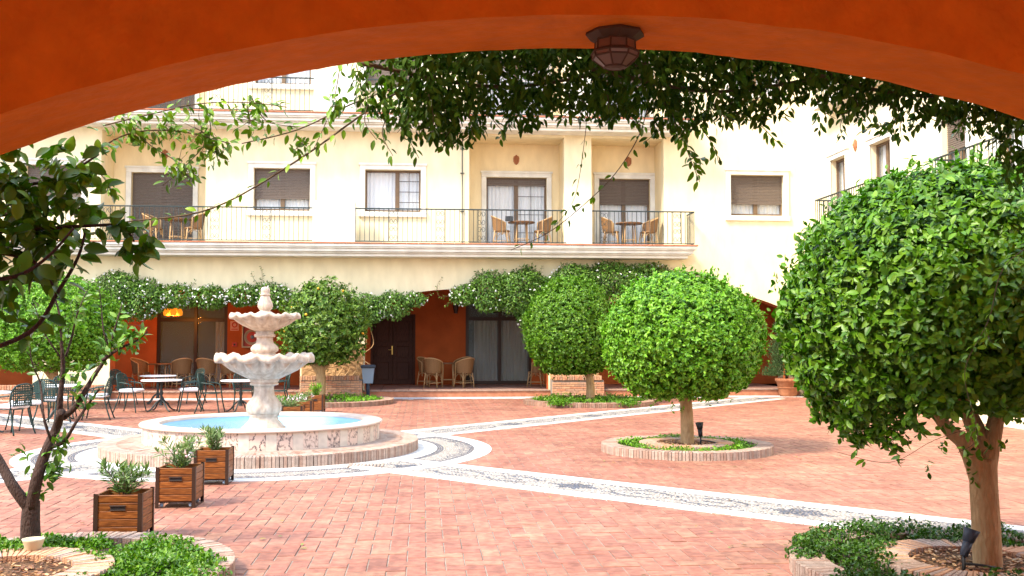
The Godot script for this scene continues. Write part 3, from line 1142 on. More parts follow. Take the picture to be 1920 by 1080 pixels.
func build_step() -> void:
	var root := node("porch_step")
	tag(root, "tiled step along the foot of the arcade", "", "", "structure")
	var st := new_st()
	span(st, Vector3(-18, -0.02, -32.2), Vector3(10.95, 0.165, -28.84))
	obj("porch_floor", st, M.terracotta, root)
	var nose := new_st()
	span(nose, Vector3(0.003, 0.163, -0.33), Vector3(0.397, 0.2, 0.03), 0.008)
	var nm := nose.commit()
	var tile := new_st()
	span(tile, Vector3(0.004, 0.163, -0.396), Vector3(0.396, 0.197, -0.004), 0.004)
	var tm := tile.commit()
	for k in 72:
		inst("nosing_tile", nm, M.curb0, root, Transform3D(Basis(), Vector3(-18 + 0.4 * k, 0, -28.84)))
	var dark := mat(lin(0.20, 0.11, 0.085), 0.35)
	var tl := []
	for j in 8:
		for k in 72:
			tl.append(Transform3D(Basis(), Vector3(-18 + 0.4 * k, 0, -29.17 - 0.4 * j)))
	var t2 := mass("floor_tiles", root, tl, [Color(0.25, 0.13, 0.10), Color(0.20, 0.12, 0.10), Color(0.28, 0.16, 0.12)], tm, M.pebble, 0.15)
	# the band of white slabs and grey pebbles at the foot of the step
	var sl := new_st()
	span(sl, Vector3(0.003, -0.03, -0.07), Vector3(0.797, 0.006, 0.07), 0.004)
	var sm := sl.commit()
	var bd := new_st()
	span(bd, Vector3(-18, -0.03, -28.8), Vector3(10.9, -0.002, -28.1))
	obj("mosaic_band", bd, mat(lin(0.33, 0.33, 0.37), 0.8), root)
	for k in 36:
		for z in [-28.15, -28.74]:
			inst("border_slab", sm, M.marble, root, Transform3D(Basis(), Vector3(-18 + 0.8 * k, 0, z)))


func curb_ring(root: Node, c: Vector3, r0: float, r1: float, h: float, mats: Array, width := 0.042, keep := 300) -> void:
	var n := int(TAU * r1 / (width + 0.006))
	var rest := []
	var meshes := []
	var w0 := TAU * r0 / n - 0.005
	var w1 := TAU * r1 / n - 0.008
	for v in 3:
		var st := new_st()
		st.set_smooth_group(-1)
		var b := 0.004
		var p := []
		for q in [[r0, w0, -0.02, 0], [r1, w1, -0.02, 0], [r0, w0, h - b, 0], [r1, w1, h - b, 0], [r0 + b, w0 - 2 * b, h, 0], [r1 - b, w1 - 2 * b, h, 0]]:
			var y: float = q[2] + (rng.randf_range(-0.006, 0.004) if q[2] == h else 0.0)
			p.append(Vector3(q[0], y, -q[1] / 2))
			p.append(Vector3(q[0], y, q[1] / 2))
		for l in [0, 4]:
			quad(st, p[l], p[l + 1], p[l + 5], p[l + 4])
			quad(st, p[l + 3], p[l + 2], p[l + 6], p[l + 7])
			quad(st, p[l + 2], p[l], p[l + 4], p[l + 6])
			quad(st, p[l + 1], p[l + 3], p[l + 7], p[l + 5])
		quad(st, p[8], p[9], p[11], p[10])
		st.generate_normals()
		meshes.append(st.commit())
	for k in n:
		var t := Transform3D(Basis(Vector3.UP, TAU * k / n + rng.randf_range(-0.002, 0.002)), c + Vector3(0, rng.randf_range(-0.003, 0.003), 0))
		if k < keep:
			inst("brick", meshes[k % 3], mats[rng.randi() % mats.size()], root, t)
		else:
			rest.append(t)
	if rest:
		mass("brick_ring", root, rest, [Color(0.36, 0.21, 0.155), Color(0.46, 0.30, 0.23), Color(0.38, 0.27, 0.215)], meshes[0], M.paver, 0.12)


func bed(b: Array, label: String, inner := true, ic := Vector3.ZERO) -> Node3D:
	var o := thing("tree_bed", label, "tree bed", Vector3(b[0], 0, b[1]), 0, "round brick edged beds of the courtyard trees")
	curb_ring(o, Vector3.ZERO, b[2] - 0.25, b[2], 0.115, [M.curb0, M.curb1, M.curb2], 0.042, 300 if b[1] > -16 else 0)
	var st := new_st()
	lathe(st, [[b[2] - 0.24, 0.05], [b[2] * 0.6, 0.085], [0.0, 0.05]], Vector3.ZERO, 32)
	obj("soil", st, M.soil, o, true)
	if inner:
		curb_ring(o, ic, 0.44, 0.70, 0.135, [M.curb1, M.brick1])
		st = new_st()
		lathe(st, [[0.46, 0.09], [0.3, 0.1], [0.0, 0.115]], ic, 24)
		obj("mulch", st, M.mulch, o, true)
		# loose bark chips on the mulch
		var chip := new_st()
		box(chip, Vector3.ZERO, Vector3(0.035, 0.006, 0.016))
		var xf := []
		for k in 260:
			var a := rng.randf() * TAU
			var r := 0.43 * sqrt(rng.randf())
			xf.append(Transform3D(Basis.from_euler(Vector3(rng.randf_range(-0.4, 0.4), rng.randf() * TAU, rng.randf_range(-0.4, 0.4))).scaled(Vector3.ONE * rng.randf_range(0.5, 1.3)), ic + Vector3(cos(a) * r, 0.118, sin(a) * r)))
		var cm: StandardMaterial3D = M.pebble
		mass("bark_chips", o, xf, [Color(0.30, 0.14, 0.06), Color(0.16, 0.07, 0.035), Color(0.42, 0.25, 0.12)], chip.commit(), cm, 0.3)
	return o


func cover(called: String, label: String, c: Vector3, r0: float, r1: float, n: int, size: float, h: float, tones: Array, keep_clear: Array, spill := []) -> void:
	# low creeping plants: small leaves on short stems, in tufts of uneven height
	var noise := FastNoiseLite.new()
	noise.seed = rng.randi() % 999
	noise.frequency = 1.9
	var xf := []
	var tries := 0
	while xf.size() < n and tries < n * 6:
		tries += 1
		var a := rng.randf() * TAU
		var r := sqrt(lerpf(r0 * r0, r1 * r1, rng.randf()))
		var p := c + Vector3(cos(a) * r, 0, sin(a) * r)
		var v := noise.get_noise_2d(p.x * 1.0, p.z * 1.0) + 0.35 + 0.3 * noise.get_noise_2d(p.x * 5.0, p.z * 5.0)
		var bad := v < 0.0
		for k in keep_clear:
			var dd := Vector2(p.x - k[0], p.z - k[1]).length()
			if dd < k[2] + 0.05 * noise.get_noise_2d(p.x * 8.0, p.z * 8.0):
				bad = true
		if bad:
			continue
		var y := 0.07 + h * clampf(v * 1.6, 0.1, 1.0) * pow(rng.randf(), 0.6)
		xf.append(leaf_at(p + Vector3(0, y, 0), rv() + Vector3.UP * 0.3, Vector3.UP + rv() * 0.7, size * rng.randf_range(0.6, 1.3)))
	for s in spill:   # tufts that grow over the kerb
		for k in int(s[3]):
			var d := rv() * Vector3(s[2], h * 1.1, s[2]) * sqrt(rng.randf())
			d.y = absf(d.y)
			xf.append(leaf_at(Vector3(s[0], 0.07, s[1]) + d, rv() + Vector3.UP * 0.3, Vector3.UP + rv() * 0.7, size * rng.randf_range(0.6, 1.3)))
	var o := mass(called, self, xf, tones, leaf_mesh(0.55, false), M.leaf, 0.3)
	tag(o, label, "groundcover", "", "stuff")


# ---------------------------------------------------------------- the fountain
func bowl(o: Node3D, called: String, r: float, y_top: float, y_low: float, r_foot: float, y_foot: float, lobes: int) -> void:
	var st := new_st()
	st.set_smooth_group(0)
	var n := lobes * 12
	# rows: [radius, height, how far the scallops reach here, outer flutes]
	var rows := [[r_foot, y_foot, 0.0], [r * 0.44, lerpf(y_foot, y_low, 0.22), 0.2], [r * 0.66, lerpf(y_foot, y_low, 0.55), 0.5], [r * 0.84, y_low, 0.9], [r * 0.86, y_low + 0.004, 1.0], [r * 0.985, y_low + 0.012, 1.0],
		[r, lerpf(y_low, y_top, 0.5), 1.0], [r * 0.99, y_top, 1.0], [r * 0.90, y_top - 0.008, 1.0], [r * 0.72, lerpf(y_top, y_low, 0.7), 0.6], [r * 0.3, lerpf(y_top, y_low, 0.9), 0.0]]
	var at := func(i: int, k: int) -> Vector3:
		var a := TAU * k / n
		var w := absf(cos(a * lobes / 2.0))      # 1 in the middle of a scallop, 0 between two
		var q: Array = rows[i]
		var rr: float = q[0] * (1.0 + (0.05 if i > 3 else 0.13) * maxf(q[2], 0.35 if i < 3 and i > 0 else 0.0) * (w - 0.5))
		var yy: float = q[1] + (0.055 * r / 0.7 * q[2] * (0.45 - w) if i < 9 else 0.0)
		return Vector3(cos(a) * rr, yy, sin(a) * rr)
	for i in rows.size() - 1:
		for k in n:
			quad(st, at.call(i, k), at.call(i + 1, k), at.call(i + 1, k + 1), at.call(i, k + 1))
	obj(called, st, M.stone, o, true)


func build_fountain() -> void:
	var o := thing("fountain", "two tiered scalloped marble fountain in a round pale marble basin", "fountain", FC)
	# round platform with a rim of bricks on edge
	var st := new_st()
	lathe(st, [[2.1, 0.0], [2.1, 0.15], [1.7, 0.165], [1.6, 0.165]], Vector3.ZERO, 64)
	obj("platform", st, M.curb2, o, true)
	curb_ring(o, Vector3.ZERO, 2.09, 2.33, 0.155, [M.curb0, M.curb1, M.curb1, M.curb2], 0.0435)
	curb_ring(o, Vector3.ZERO, 1.85, 2.083, 0.157, [M.curb2, M.curb1], 0.042, 0)
	# basin
	st = new_st()
	lathe(st, [[1.70, 0.12], [1.70, 0.40], [1.50, 0.40], [1.50, 0.16], [0.0, 0.16]], Vector3.ZERO, 96)
	obj("basin_wall", st, M.panel1, o, true)
	var n := 60
	for v in 2:
		var p := new_st()
		var w: float = [0.109, 0.071][v]
		sector(p, 1.68, 1.735 + 0.003 * v, -w / 1.735, w / 1.735, 0.15, 0.405, 3)
		var m := p.commit()
		for k in n / 2:
			inst("marble_panel", m, [M.panel0, M.panel2, M.panel0][k % 3] if v == 0 else M.panel1, o, Transform3D(Basis(Vector3.UP, TAU * (k * 2 + v) / n), Vector3.ZERO))
	st = new_st()
	lathe(st, [[1.71, 0.40], [1.775, 0.405], [1.785, 0.42], [1.775, 0.44], [1.74, 0.447], [1.52, 0.447], [1.49, 0.44], [1.485, 0.40]], Vector3.ZERO, 96)
	obj("basin_rim", st, M.rim, o, true)
	st = new_st()
	lathe(st, [[1.495, 0.40], [1.495, 0.17], [0.0, 0.168]], Vector3.ZERO, 64)
	obj("pool_lining", st, M.pool, o, true)
	st = new_st()
	lathe(st, [[1.494, 0.345], [0.0, 0.345]], Vector3.ZERO, 64)
	tag(obj("water", st, M.water, o, true), "pale blue still water")
	# pedestal, bowls, stem, finial
	st = new_st()
	lathe(st, [[0.36, 0.17], [0.36, 0.29], [0.35, 0.31], [0.335, 0.315], [0.325, 0.345], [0.29, 0.36], [0.275, 0.39], [0.22, 0.44], [0.205, 0.50], [0.225, 0.515], [0.225, 0.535]], Vector3.ZERO, 48)
	obj("pedestal_foot", st, M.stone, o, true)
	st = new_st()
	lathe(st, [[0.215, 0.53], [0.25, 0.57], [0.262, 0.63], [0.25, 0.69], [0.20, 0.76], [0.155, 0.82], [0.142, 0.90], [0.145, 0.96], [0.17, 0.975]], Vector3.ZERO, 64, 8, 0.10)
	obj("pedestal", st, M.stone, o, true)
	st = new_st()
	lathe(st, [[0.16, 0.965], [0.21, 0.975], [0.215, 1.0], [0.195, 1.01], [0.215, 1.03], [0.225, 1.06], [0.2, 1.075]], Vector3.ZERO, 32)
	obj("collar", st, M.stone, o, true)
	bowl(o, "lower_bowl", 0.735, 1.44, 1.335, 0.22, 1.06, 14)
	st = new_st()
	lathe(st, [[0.30, 1.33], [0.27, 1.38], [0.20, 1.43], [0.155, 1.44], [0.16, 1.46], [0.20, 1.49], [0.205, 1.53], [0.18, 1.57], [0.13, 1.61], [0.118, 1.66], [0.122, 1.70]], Vector3.ZERO, 64, 8, 0.07)
	obj("stem", st, M.stone, o, true)
	st = new_st()
	lathe(st, [[0.11, 1.695], [0.15, 1.70], [0.158, 1.72], [0.15, 1.745], [0.13, 1.75], [0.135, 1.79], [0.12, 1.80]], Vector3.ZERO, 48, 16, 0.04)
	obj("collar", st, M.stone, o, true)
	bowl(o, "upper_bowl", 0.525, 2.055, 1.985, 0.14, 1.79, 12)
	st = new_st()
	lathe(st, [[0.22, 1.98], [0.19, 2.03], [0.11, 2.075], [0.07, 2.10], [0.085, 2.115], [0.113, 2.16], [0.11, 2.21], [0.085, 2.27], [0.066, 2.32], [0.065, 2.335]], Vector3.ZERO, 48, 8, 0.06)
	obj("finial_urn", st, M.stone, o, true)
	st = new_st()
	lathe(st, [[0.06, 2.33], [0.078, 2.335], [0.08, 2.35], [0.062, 2.36], [0.07, 2.39], [0.068, 2.425], [0.05, 2.455], [0.0, 2.47]], Vector3.ZERO, 32)
	obj("finial_ball", st, M.stone, o, true)
	# a drain grate in the mosaic beside it
	st = new_st()
	for k in 9:
		span(st, Vector3(-0.2 + 0.045 * k, -0.01, -0.15), Vector3(-0.178 + 0.045 * k, 0.012, 0.15))
	span(st, Vector3(-0.23, -0.01, -0.18), Vector3(-0.2, 0.013, 0.18))
	span(st, Vector3(0.204, -0.01, -0.18), Vector3(0.234, 0.013, 0.18))
	var g := obj("drain_grate", st, M.curb2)
	g.position = Vector3(-0.75, 0.004, -13.62)
	tag(g, "small flat drain grate in the white paving beside the fountain", "drain")


# ---------------------------------------------------------------- planters
func make_planter(label: String, at: Vector3, turn := 0.0) -> Node3D:
	var o := thing("wooden_planter", label, "planter", at, turn, "wooden planters on wheels in a row through the fountain")
	var w := 0.19
	var y0 := 0.065
	for side in 4:
		var b := Basis(Vector3.UP, side * PI / 2)
		for k in 5:
			var st := new_st()
			var ya := y0 + k * 0.066
			span(st, Vector3(-w + 0.006, ya + 0.0015, w - 0.018), Vector3(w - 0.006, ya + 0.0645, w), 0.004)
			inst("plank", st.commit(), M["plank%d" % ((k * 3 + side) % 4)], o, Transform3D(b, Vector3.ZERO))
	for sx in [-1.0, 1.0]:
		for sz in [-1.0, 1.0]:
			var st := new_st()
			span(st, Vector3(sx * (w + 0.006), 0.0, sz * (w - 0.03)), Vector3(sx * (w + 0.001), 0.405, sz * (w + 0.006)))
			span(st, Vector3(sx * (w - 0.03), 0.0, sz * (w + 0.006)), Vector3(sx * (w + 0.001), 0.405, sz * (w + 0.001)))
			obj("corner_post", st, M.dark_frame, o)
			var c := new_st()
			tube(c, [Vector3(sx * (w - 0.05) - 0.011, 0.02, sz * (w - 0.04)), Vector3(sx * (w - 0.05) + 0.011, 0.02, sz * (w - 0.04))], 0.02, -1, 10)
			span(c, Vector3(sx * (w - 0.05) - 0.016, 0.02, sz * (w - 0.04) - 0.01), Vector3(sx * (w - 0.05) + 0.016, 0.06, sz * (w - 0.04) + 0.01))
			obj("caster", c, M.bin, o)
	var st := new_st()
	for sg in [-1.0, 1.0]:
		span(st, Vector3(-w, 0.004, sg * (w + 0.001)), Vector3(w, 0.014, sg * (w + 0.005)))
		span(st, Vector3(sg * (w + 0.001), 0.004, -w), Vector3(sg * (w + 0.005), 0.014, w))
	span(st, Vector3(-w + 0.02, 0.05, -w + 0.02), Vector3(w - 0.02, 0.066, w - 0.02))
	obj("base_frame", st, M.dark_frame, o)
	st = new_st()
	span(st, Vector3(-0.06, 0.272, w - 0.004), Vector3(0.06, 0.302, w + 0.003), 0.001)
	obj("handle_slot", st, M.black, o)
	st = new_st()
	span(st, Vector3(-0.066, 0.300, w + 0.001), Vector3(0.066, 0.309, w + 0.012), 0.003)
	span(st, Vector3(-0.066, 0.265, w + 0.001), Vector3(0.066, 0.273, w + 0.008), 0.003)
	obj("handle_rim", st, M.dark_frame, o)
	st = new_st()
	span(st, Vector3(-w + 0.018, 0.3, -w + 0.018), Vector3(w - 0.018, 0.345, w - 0.018), 0.01)
	obj("soil", st, M.soil, o)
	return o


func oleander(label: String, at: Vector3, n: int, h: float, spread: float, tones: Array, flowers := 0) -> void:
	var o := thing("oleander", label, "plant", at, 0, "young shrubs in the wooden planters")
	var st := new_st()
	var xf := []
	var fl := []
	for k in n:
		var a := rng.randf() * TAU
		var lean := spread * sqrt(rng.randf())
		var hh := h * rng.randf_range(0.6, 1.0)
		var pts := curve([Vector3(cos(a), 0, sin(a)) * 0.03, Vector3(cos(a) * lean * 0.4, hh * 0.5, sin(a) * lean * 0.4), Vector3(cos(a) * lean, hh, sin(a) * lean)], 4)
		tube(st, pts, 0.004, 0.002, 4, false)
		xf.append_array(along(pts.slice(2), 0.022, 0.085, -0.25, 0.8))
		for q in 6:
			xf.append(leaf_at(pts[-1], Vector3.UP + rv() * 0.7, rv(), 0.08 * rng.randf_range(0.7, 1.1)))
		if k < flowers:
			for q in 12:
				fl.append(leaf_at(pts[-1] + rv() * 0.03, rv(), rv(), 0.026))
	obj("stems", st, M.stem, o)
	leaves(o, xf, tones, 0.17, M.leaf, 0, true, 0.2)
	if fl:
		mass("blossoms", o, fl, [Color(0.75, 0.5, 0.55), Color(0.8, 0.72, 0.7)], leaf_mesh(0.9, false), M.petal)


# ---------------------------------------------------------------- trees
func clipped_tree(label: String, base: Vector3, trunk: Array, r0: float, r1: float, limbs: Array, c: Vector3, r: Vector3, n: int, size: float, tones: Array, keep: int, mt: Material, lump := 0.07, hollow := -0.86, off := 0.0) -> Node3D:
	var o := thing("clipped_tree", label, "tree", base, 0, "round clipped trees of the courtyard")
	var st := new_st()
	tube(st, curve(trunk, 5), r0, r1, 14)
	obj("trunk", st, mt, o, true)
	for l in limbs:
		st = new_st()
		tube(st, curve(l, 4), r1 * 0.86, r1 * 0.25, 10)
		obj("limb", st, mt, o, true)
	var xf := crown(c, r, n, size, lump, 0.72, 0.5, hollow, off)
	xf.append_array(crown(c, r * 0.78, int(n * 0.35), size * 1.25, lump, 0.6, 0.5, hollow, off))
	xf.append_array(shoots(c, r, int(n / 260.0), size, 0.16))
	for t in xf.size():      # leaves are sorted by their distance to the viewer in the tree's own space
		xf[t].origin += base
	xf.sort_custom(func(a, b): return a.origin.distance_squared_to(EYE) < b.origin.distance_squared_to(EYE))
	for t in xf.size():
		xf[t].origin -= base
	var tinted := []
	for t in tones:
		tinted.append(leaf_mesh(0.52, true, t))
	for i in mini(keep, xf.size()):
		inst("leaf", tinted[rng.randi() % tinted.size()], M.leaf, o, xf[i])
	mass("foliage", o, xf.slice(keep), tones, leaf_mesh(0.52, keep > 0), M.leaf, 0.3)
	return o


# ---------------------------------------------------------------- furniture
func make_bistro_chair(label: String, cushion: bool) -> Node3D:
	# faces +z
	var o := thing("bistro_chair", label, "chair", Vector3.ZERO, 0, "dark green metal chairs of the courtyard cafe")
	var st := new_st()
	lathe(st, [[0.0, 0.455], [0.19, 0.455], [0.205, 0.447], [0.205, 0.435], [0.0, 0.435]], Vector3.ZERO, 18)
	obj("seat", st, M.green_iron, o, true)
	for sx in [-1.0, 1.0]:
		st = new_st()
		tube(st, curve([Vector3(sx * 0.24, 0, 0.25), Vector3(sx * 0.215, 0.25, 0.20), Vector3(sx * 0.22, 0.46, 0.17), Vector3(sx * 0.26, 0.62, 0.12), Vector3(sx * 0.27, 0.66, 0.0), Vector3(sx * 0.235, 0.68, -0.17)], 4), 0.0145, -1, 6)
		obj("front_leg", st, M.green_iron, o, true)
		st = new_st()
		tube(st, curve([Vector3(sx * 0.24, 0, -0.30), Vector3(sx * 0.205, 0.25, -0.215), Vector3(sx * 0.19, 0.44, -0.17)], 4), 0.0145, -1, 6)
		obj("rear_leg", st, M.green_iron, o, true)
	st = new_st()
	var hoop := curve([Vector3(-0.19, 0.43, -0.17), Vector3(-0.235, 0.65, -0.20), Vector3(-0.19, 0.83, -0.25), Vector3(0, 0.88, -0.29), Vector3(0.19, 0.83, -0.25), Vector3(0.235, 0.65, -0.20), Vector3(0.19, 0.43, -0.17)], 6)
	tube(st, hoop, 0.0155, -1, 6)
	obj("back_hoop", st, M.green_iron, o, true)
	st = new_st()
	# a panel of crossing flat strips
	for k in 11:
		var u := -0.2 + 0.04 * k
		var top := 0.88 - 0.05 * pow(absf(u) / 0.2, 2.0)
		span(st, Vector3(u - 0.010, 0.50, -0.235 - 0.035 * (1.0 - absf(u) / 0.2)), Vector3(u + 0.010, top - 0.015, -0.229 - 0.035 * (1.0 - absf(u) / 0.2)))
	for k in 9:
		var y := 0.50 + 0.041 * k
		for q in 4:
			var ua := -0.2 + 0.1 * q
			var ub := ua + 0.1
			var za := -0.232 - 0.035 * (1.0 - absf(ua) / 0.2)
			var zb := -0.232 - 0.035 * (1.0 - absf(ub) / 0.2)
			quad(st, Vector3(ua, y, za), Vector3(ua, y + 0.02, za), Vector3(ub, y + 0.02, zb), Vector3(ub, y, zb))
	obj("back_panel", st, M.green_iron, o)
	if cushion:
		st = new_st()
		box(st, Vector3(0, 0.49, 0.01), Vector3(0.44, 0.075, 0.42), 0.025)
		obj("cushion", st, M.cushion, o)
	return o


func make_bistro_table(label: String, at: Vector3) -> Node3D:
	var o := thing("bistro_table", label, "table", at, 0, "white topped cafe tables in the courtyard")
	var st := new_st()
	lathe(st, [[0.0, 0.725], [0.44, 0.725], [0.45, 0.717], [0.45, 0.702], [0.44, 0.695], [0.0, 0.695]], Vector3.ZERO, 40)
	obj("tabletop", st, M.table_white, o, true)
	st = new_st()
	lathe(st, [[0.12, 0.695], [0.035, 0.66], [0.026, 0.5], [0.042, 0.42], [0.028, 0.36], [0.035, 0.22], [0.05, 0.14]], Vector3.ZERO, 12)
	obj("column", st, M.iron, o, true)
	for k in 4:
		st = new_st()
		tube(st, curve([Vector3(0.03, 0.26, 0), Vector3(0.13, 0.20, 0), Vector3(0.24, 0.07, 0), Vector3(0.33, 0.02, 0), Vector3(0.36, 0.03, 0)], 4), 0.020, 0.014, 6)
		inst("leg", done(st, true), M.iron, o, Transform3D(Basis(Vector3.UP, k * PI / 2 + PI / 4), Vector3.ZERO))
	return o


func make_rattan_chair(label: String) -> Node3D:
	# faces +z; a woven tub back that runs into the arms
	var o := thing("rattan_chair", label, "chair", Vector3.ZERO, 0, "woven rattan armchairs of the hotel")
	var st := new_st()
	st.set_smooth_group(0)
	var n := 20
	var p := func(k: int, j: int) -> Vector3:
		var a := lerpf(-1.75, 1.75, float(k) / n)     # 0 is straight back
		var top := 0.66 + 0.22 * pow(maxf(0.0, cos(a * 0.62)), 1.6)
		var y := lerpf(0.44, top, j / 4.0)
		var r := 0.245 + 0.06 * (y - 0.44) / 0.4
		return Vector3(sin(a) * r, y, -cos(a) * r)
	for k in n:
		for j in 4:
			quad(st, p.call(k, j), p.call(k, j + 1), p.call(k + 1, j + 1), p.call(k + 1, j))
	obj("woven_back", st, M.rattan, o, true)
	st = new_st()
	var rim := []
	for k in n + 1:
		rim.append(p.call(k, 4))
	tube(st, [Vector3(rim[0].x, 0.3, rim[0].z + 0.02)] + rim + [Vector3(rim[-1].x, 0.3, rim[-1].z + 0.02)], 0.017, -1, 6)
	obj("back_rim", st, M.cane, o, true)
	st = new_st()
	lathe(st, [[0.0, 0.465], [0.22, 0.46], [0.245, 0.44], [0.235, 0.42], [0.0, 0.415]], Vector3.ZERO, 20)
	obj("seat", st, M.rattan, o, true)
	for q in [[-1, 1], [1, 1], [-1, -1], [1, -1]]:
		st = new_st()
		tube(st, [Vector3(q[0] * 0.21, 0, q[1] * 0.22), Vector3(q[0] * 0.18, 0.44, q[1] * 0.17)], 0.016, -1, 6)
		obj("leg", st, M.cane, o, true)
	st = new_st()
	for side in 4:
		var b := Basis(Vector3.UP, side * PI / 2)
		tube(st, [b * Vector3(-0.2, 0.14, 0.2), b * Vector3(0.2, 0.14, 0.2)], 0.009, -1, 5)
		var arc := []
		for i in 9:
			var a := PI * i / 8
			arc.append(b * Vector3(cos(a) * 0.18, 0.22 + sin(a) * 0.18, 0.195))
		tube(st, arc, 0.008, -1, 5)
	obj("stretchers", st, M.cane, o, true)
	return o


func make_rattan_table(label: String, at: Vector3) -> Node3D:
	var o := thing("rattan_table", label, "table", at, 0, "small wooden tables with the rattan chairs")
	var st := new_st()
	lathe(st, [[0.0, 0.72], [0.39, 0.72], [0.40, 0.705], [0.39, 0.685], [0.0, 0.685]], Vector3.ZERO, 28)
	obj("tabletop", st, M.wood_table, o, true)
	for k in 4:
		st = new_st()
		tube(st, [Vector3(0.24, 0, 0.0), Vector3(0.20, 0.69, 0.0)], 0.02, -1, 6)
		inst("leg", done(st, true), M.cane, o, Transform3D(Basis(Vector3.UP, k * PI / 2 + PI / 4), Vector3.ZERO))
	st = new_st()
	lathe(st, [[0.225, 0.2], [0.235, 0.21], [0.225, 0.22], [0.215, 0.21], [0.225, 0.2]], Vector3.ZERO, 20)
	obj("stretcher", st, M.cane, o, true)
	return o


func brick_planter(label: String, x0: float, x1: float, z0: float, z1: float, h: float) -> void:
	var o := thing("brick_planter", label, "planter", Vector3.ZERO, 0, "low brick planters against the arcade piers")
	var st := new_st()
	span(st, Vector3(x0 + 0.01, 0, z0), Vector3(x1 - 0.01, h - 0.13, z1 - 0.01))
	obj("core", st, M.mortar, o)
	var b := new_st()
	box(b, Vector3(0.12, 0.025, 0), Vector3(0.24, 0.05, 0.11), 0.004)
	var bm := b.commit()
	var rows := int((h - 0.13) / 0.062)
	for j in rows:
		var x := x0 - (0.125 if j % 2 else 0.0)
		while x < x1 - 0.05:
			var xa := maxf(x, x0)
			var xb := minf(x + 0.24, x1)
			if xb - xa > 0.05:
				inst("brick", bm, M["brick%d" % (rng.randi() % 3)], o, Transform3D(Basis().scaled(Vector3((xb - xa) / 0.24, 1, 1)), Vector3(xa, 0.005 + j * 0.062, z1 - 0.05 + rng.randf_range(-0.003, 0.003))))
			x += 0.25
	var t := new_st()
	box(t, Vector3(0.03, 0.06, 0), Vector3(0.06, 0.12, 0.26), 0.005)
	var tm := t.commit()
	var n := int((x1 - x0) / 0.07)
	for k in n:
		inst("rowlock_brick", tm, M["brick%d" % (rng.randi() % 3)], o, Transform3D(Basis(), Vector3(x0 + 0.07 * k, h - 0.13 + rng.randf_range(-0.003, 0.003), z1 - 0.11)))


func spotlight(label: String, at: Vector3, m: Material, dir: Vector3, s := 1.0) -> void:
	var o := thing("garden_spotlight", label, "spotlight", at, 0, "small garden spotlights in the tree beds")
	var d := dir.normalized()
	var st := new_st()
	tube(st, [Vector3(0, -0.06, 0), Vector3(0, 0.09 * s, 0)], 0.012 * s, -1, 6)
	obj("spike", st, M.black, o, true)
	st = new_st()
	tube(st, [Vector3(0, 0.08 * s, 0), Vector3(0, 0.08 * s, 0) + d * 0.10 * s], 0.028 * s, 0.034 * s, 10)
	tube(st, [Vector3(0, 0.08 * s, 0) + d * 0.10 * s, Vector3(0, 0.08 * s, 0) + d * 0.19 * s], 0.036 * s, 0.056 * s, 12)
	obj("head", st, m, o, true)
	st = new_st()
	tube(st, curve([Vector3(0, 0.03, 0), Vector3(0.12, 0.02, 0.05), Vector3(0.26, -0.01, 0.02)], 4), 0.009 * s, -1, 5)
	obj("cable", st, M.black, o, true)


func mask(label: String, at: Vector3, turn := 0.0) -> void:
	var o := thing("wall_mask", label, "wall ornament", at, turn, "terracotta wall ornaments between the windows")
	var st := new_st()
	var p := PackedVector2Array()
	for q in [[0, -0.15], [0.05, -0.12], [0.085, -0.05], [0.09, 0.05], [0.075, 0.11], [0.035, 0.12], [0.02, 0.15], [-0.02, 0.15], [-0.035, 0.12], [-0.075, 0.11], [-0.09, 0.05], [-0.085, -0.05], [-0.05, -0.12]]:
		p.append(Vector2(q[0], q[1]))
	extrude(st, p, 0.0, 0.03)
	obj("plaque", st, M.clay_pot, o)
	st = new_st()
	lathe(st, [[0.0, 0.11], [0.035, 0.08], [0.05, 0.02], [0.045, -0.05], [0.02, -0.10], [0.0, -0.11]], Vector3(0, 0, 0.02), 12)
	span(st, Vector3(-0.012, -0.02, 0.06), Vector3(0.012, 0.04, 0.085), 0.008)
	obj("face_relief", st, M.clay_pot, o, true)


# ---------------------------------------------------------------- climbing plants and loose trees
func creeper(label: String, list: Array, per_m2: float, size: float, tones: Array, flowers: int, wisps: Array) -> void:
	var o := thing("flowering_creeper", label, "creeper", Vector3.ZERO, 0, "creepers hanging over the arcade arches")
	var xf := blobs(list, per_m2, size, 0.45)
	var st := new_st()
	for w in wisps:
		var pts := curve(w, 5)
		tube(st, pts, 0.006, 0.003, 4, false)
		xf.append_array(along(pts, 0.06, size * 0.9, 0.2))
	var c0: Vector3 = list[0][0]
	var c1: Vector3 = list[-1][0]
	tube(st, curve([c0, (c0 + c1) / 2.0 + Vector3(0, 0.1, 0), c1], 6), 0.025, 0.012, 5)
	obj("stems", st, M.stem, o, true)
	mass("foliage", o, xf, tones, leaf_mesh(0.42, false), M.leaf, 0.35)
	var fl := []
	for k in flowers:
		var b: Array = list[rng.randi() % list.size()]
		var d := rv()
		d.z = absf(d.z)
		d.y = d.y * 0.8 - 0.15
		var p: Vector3 = b[0] + d.normalized() * b[1] * rng.randf_range(0.98, 1.12)
		for q in 4:
			fl.append(leaf_at(p, rv() + Vector3(0, 0, 0.4), Vector3(0, 0.3, 1) + rv() * 0.4, 0.036))
	if fl:
		mass("blossoms", o, fl, [Color(0.72, 0.72, 0.68)], leaf_mesh(0.8, false), M.petal, 0.08)


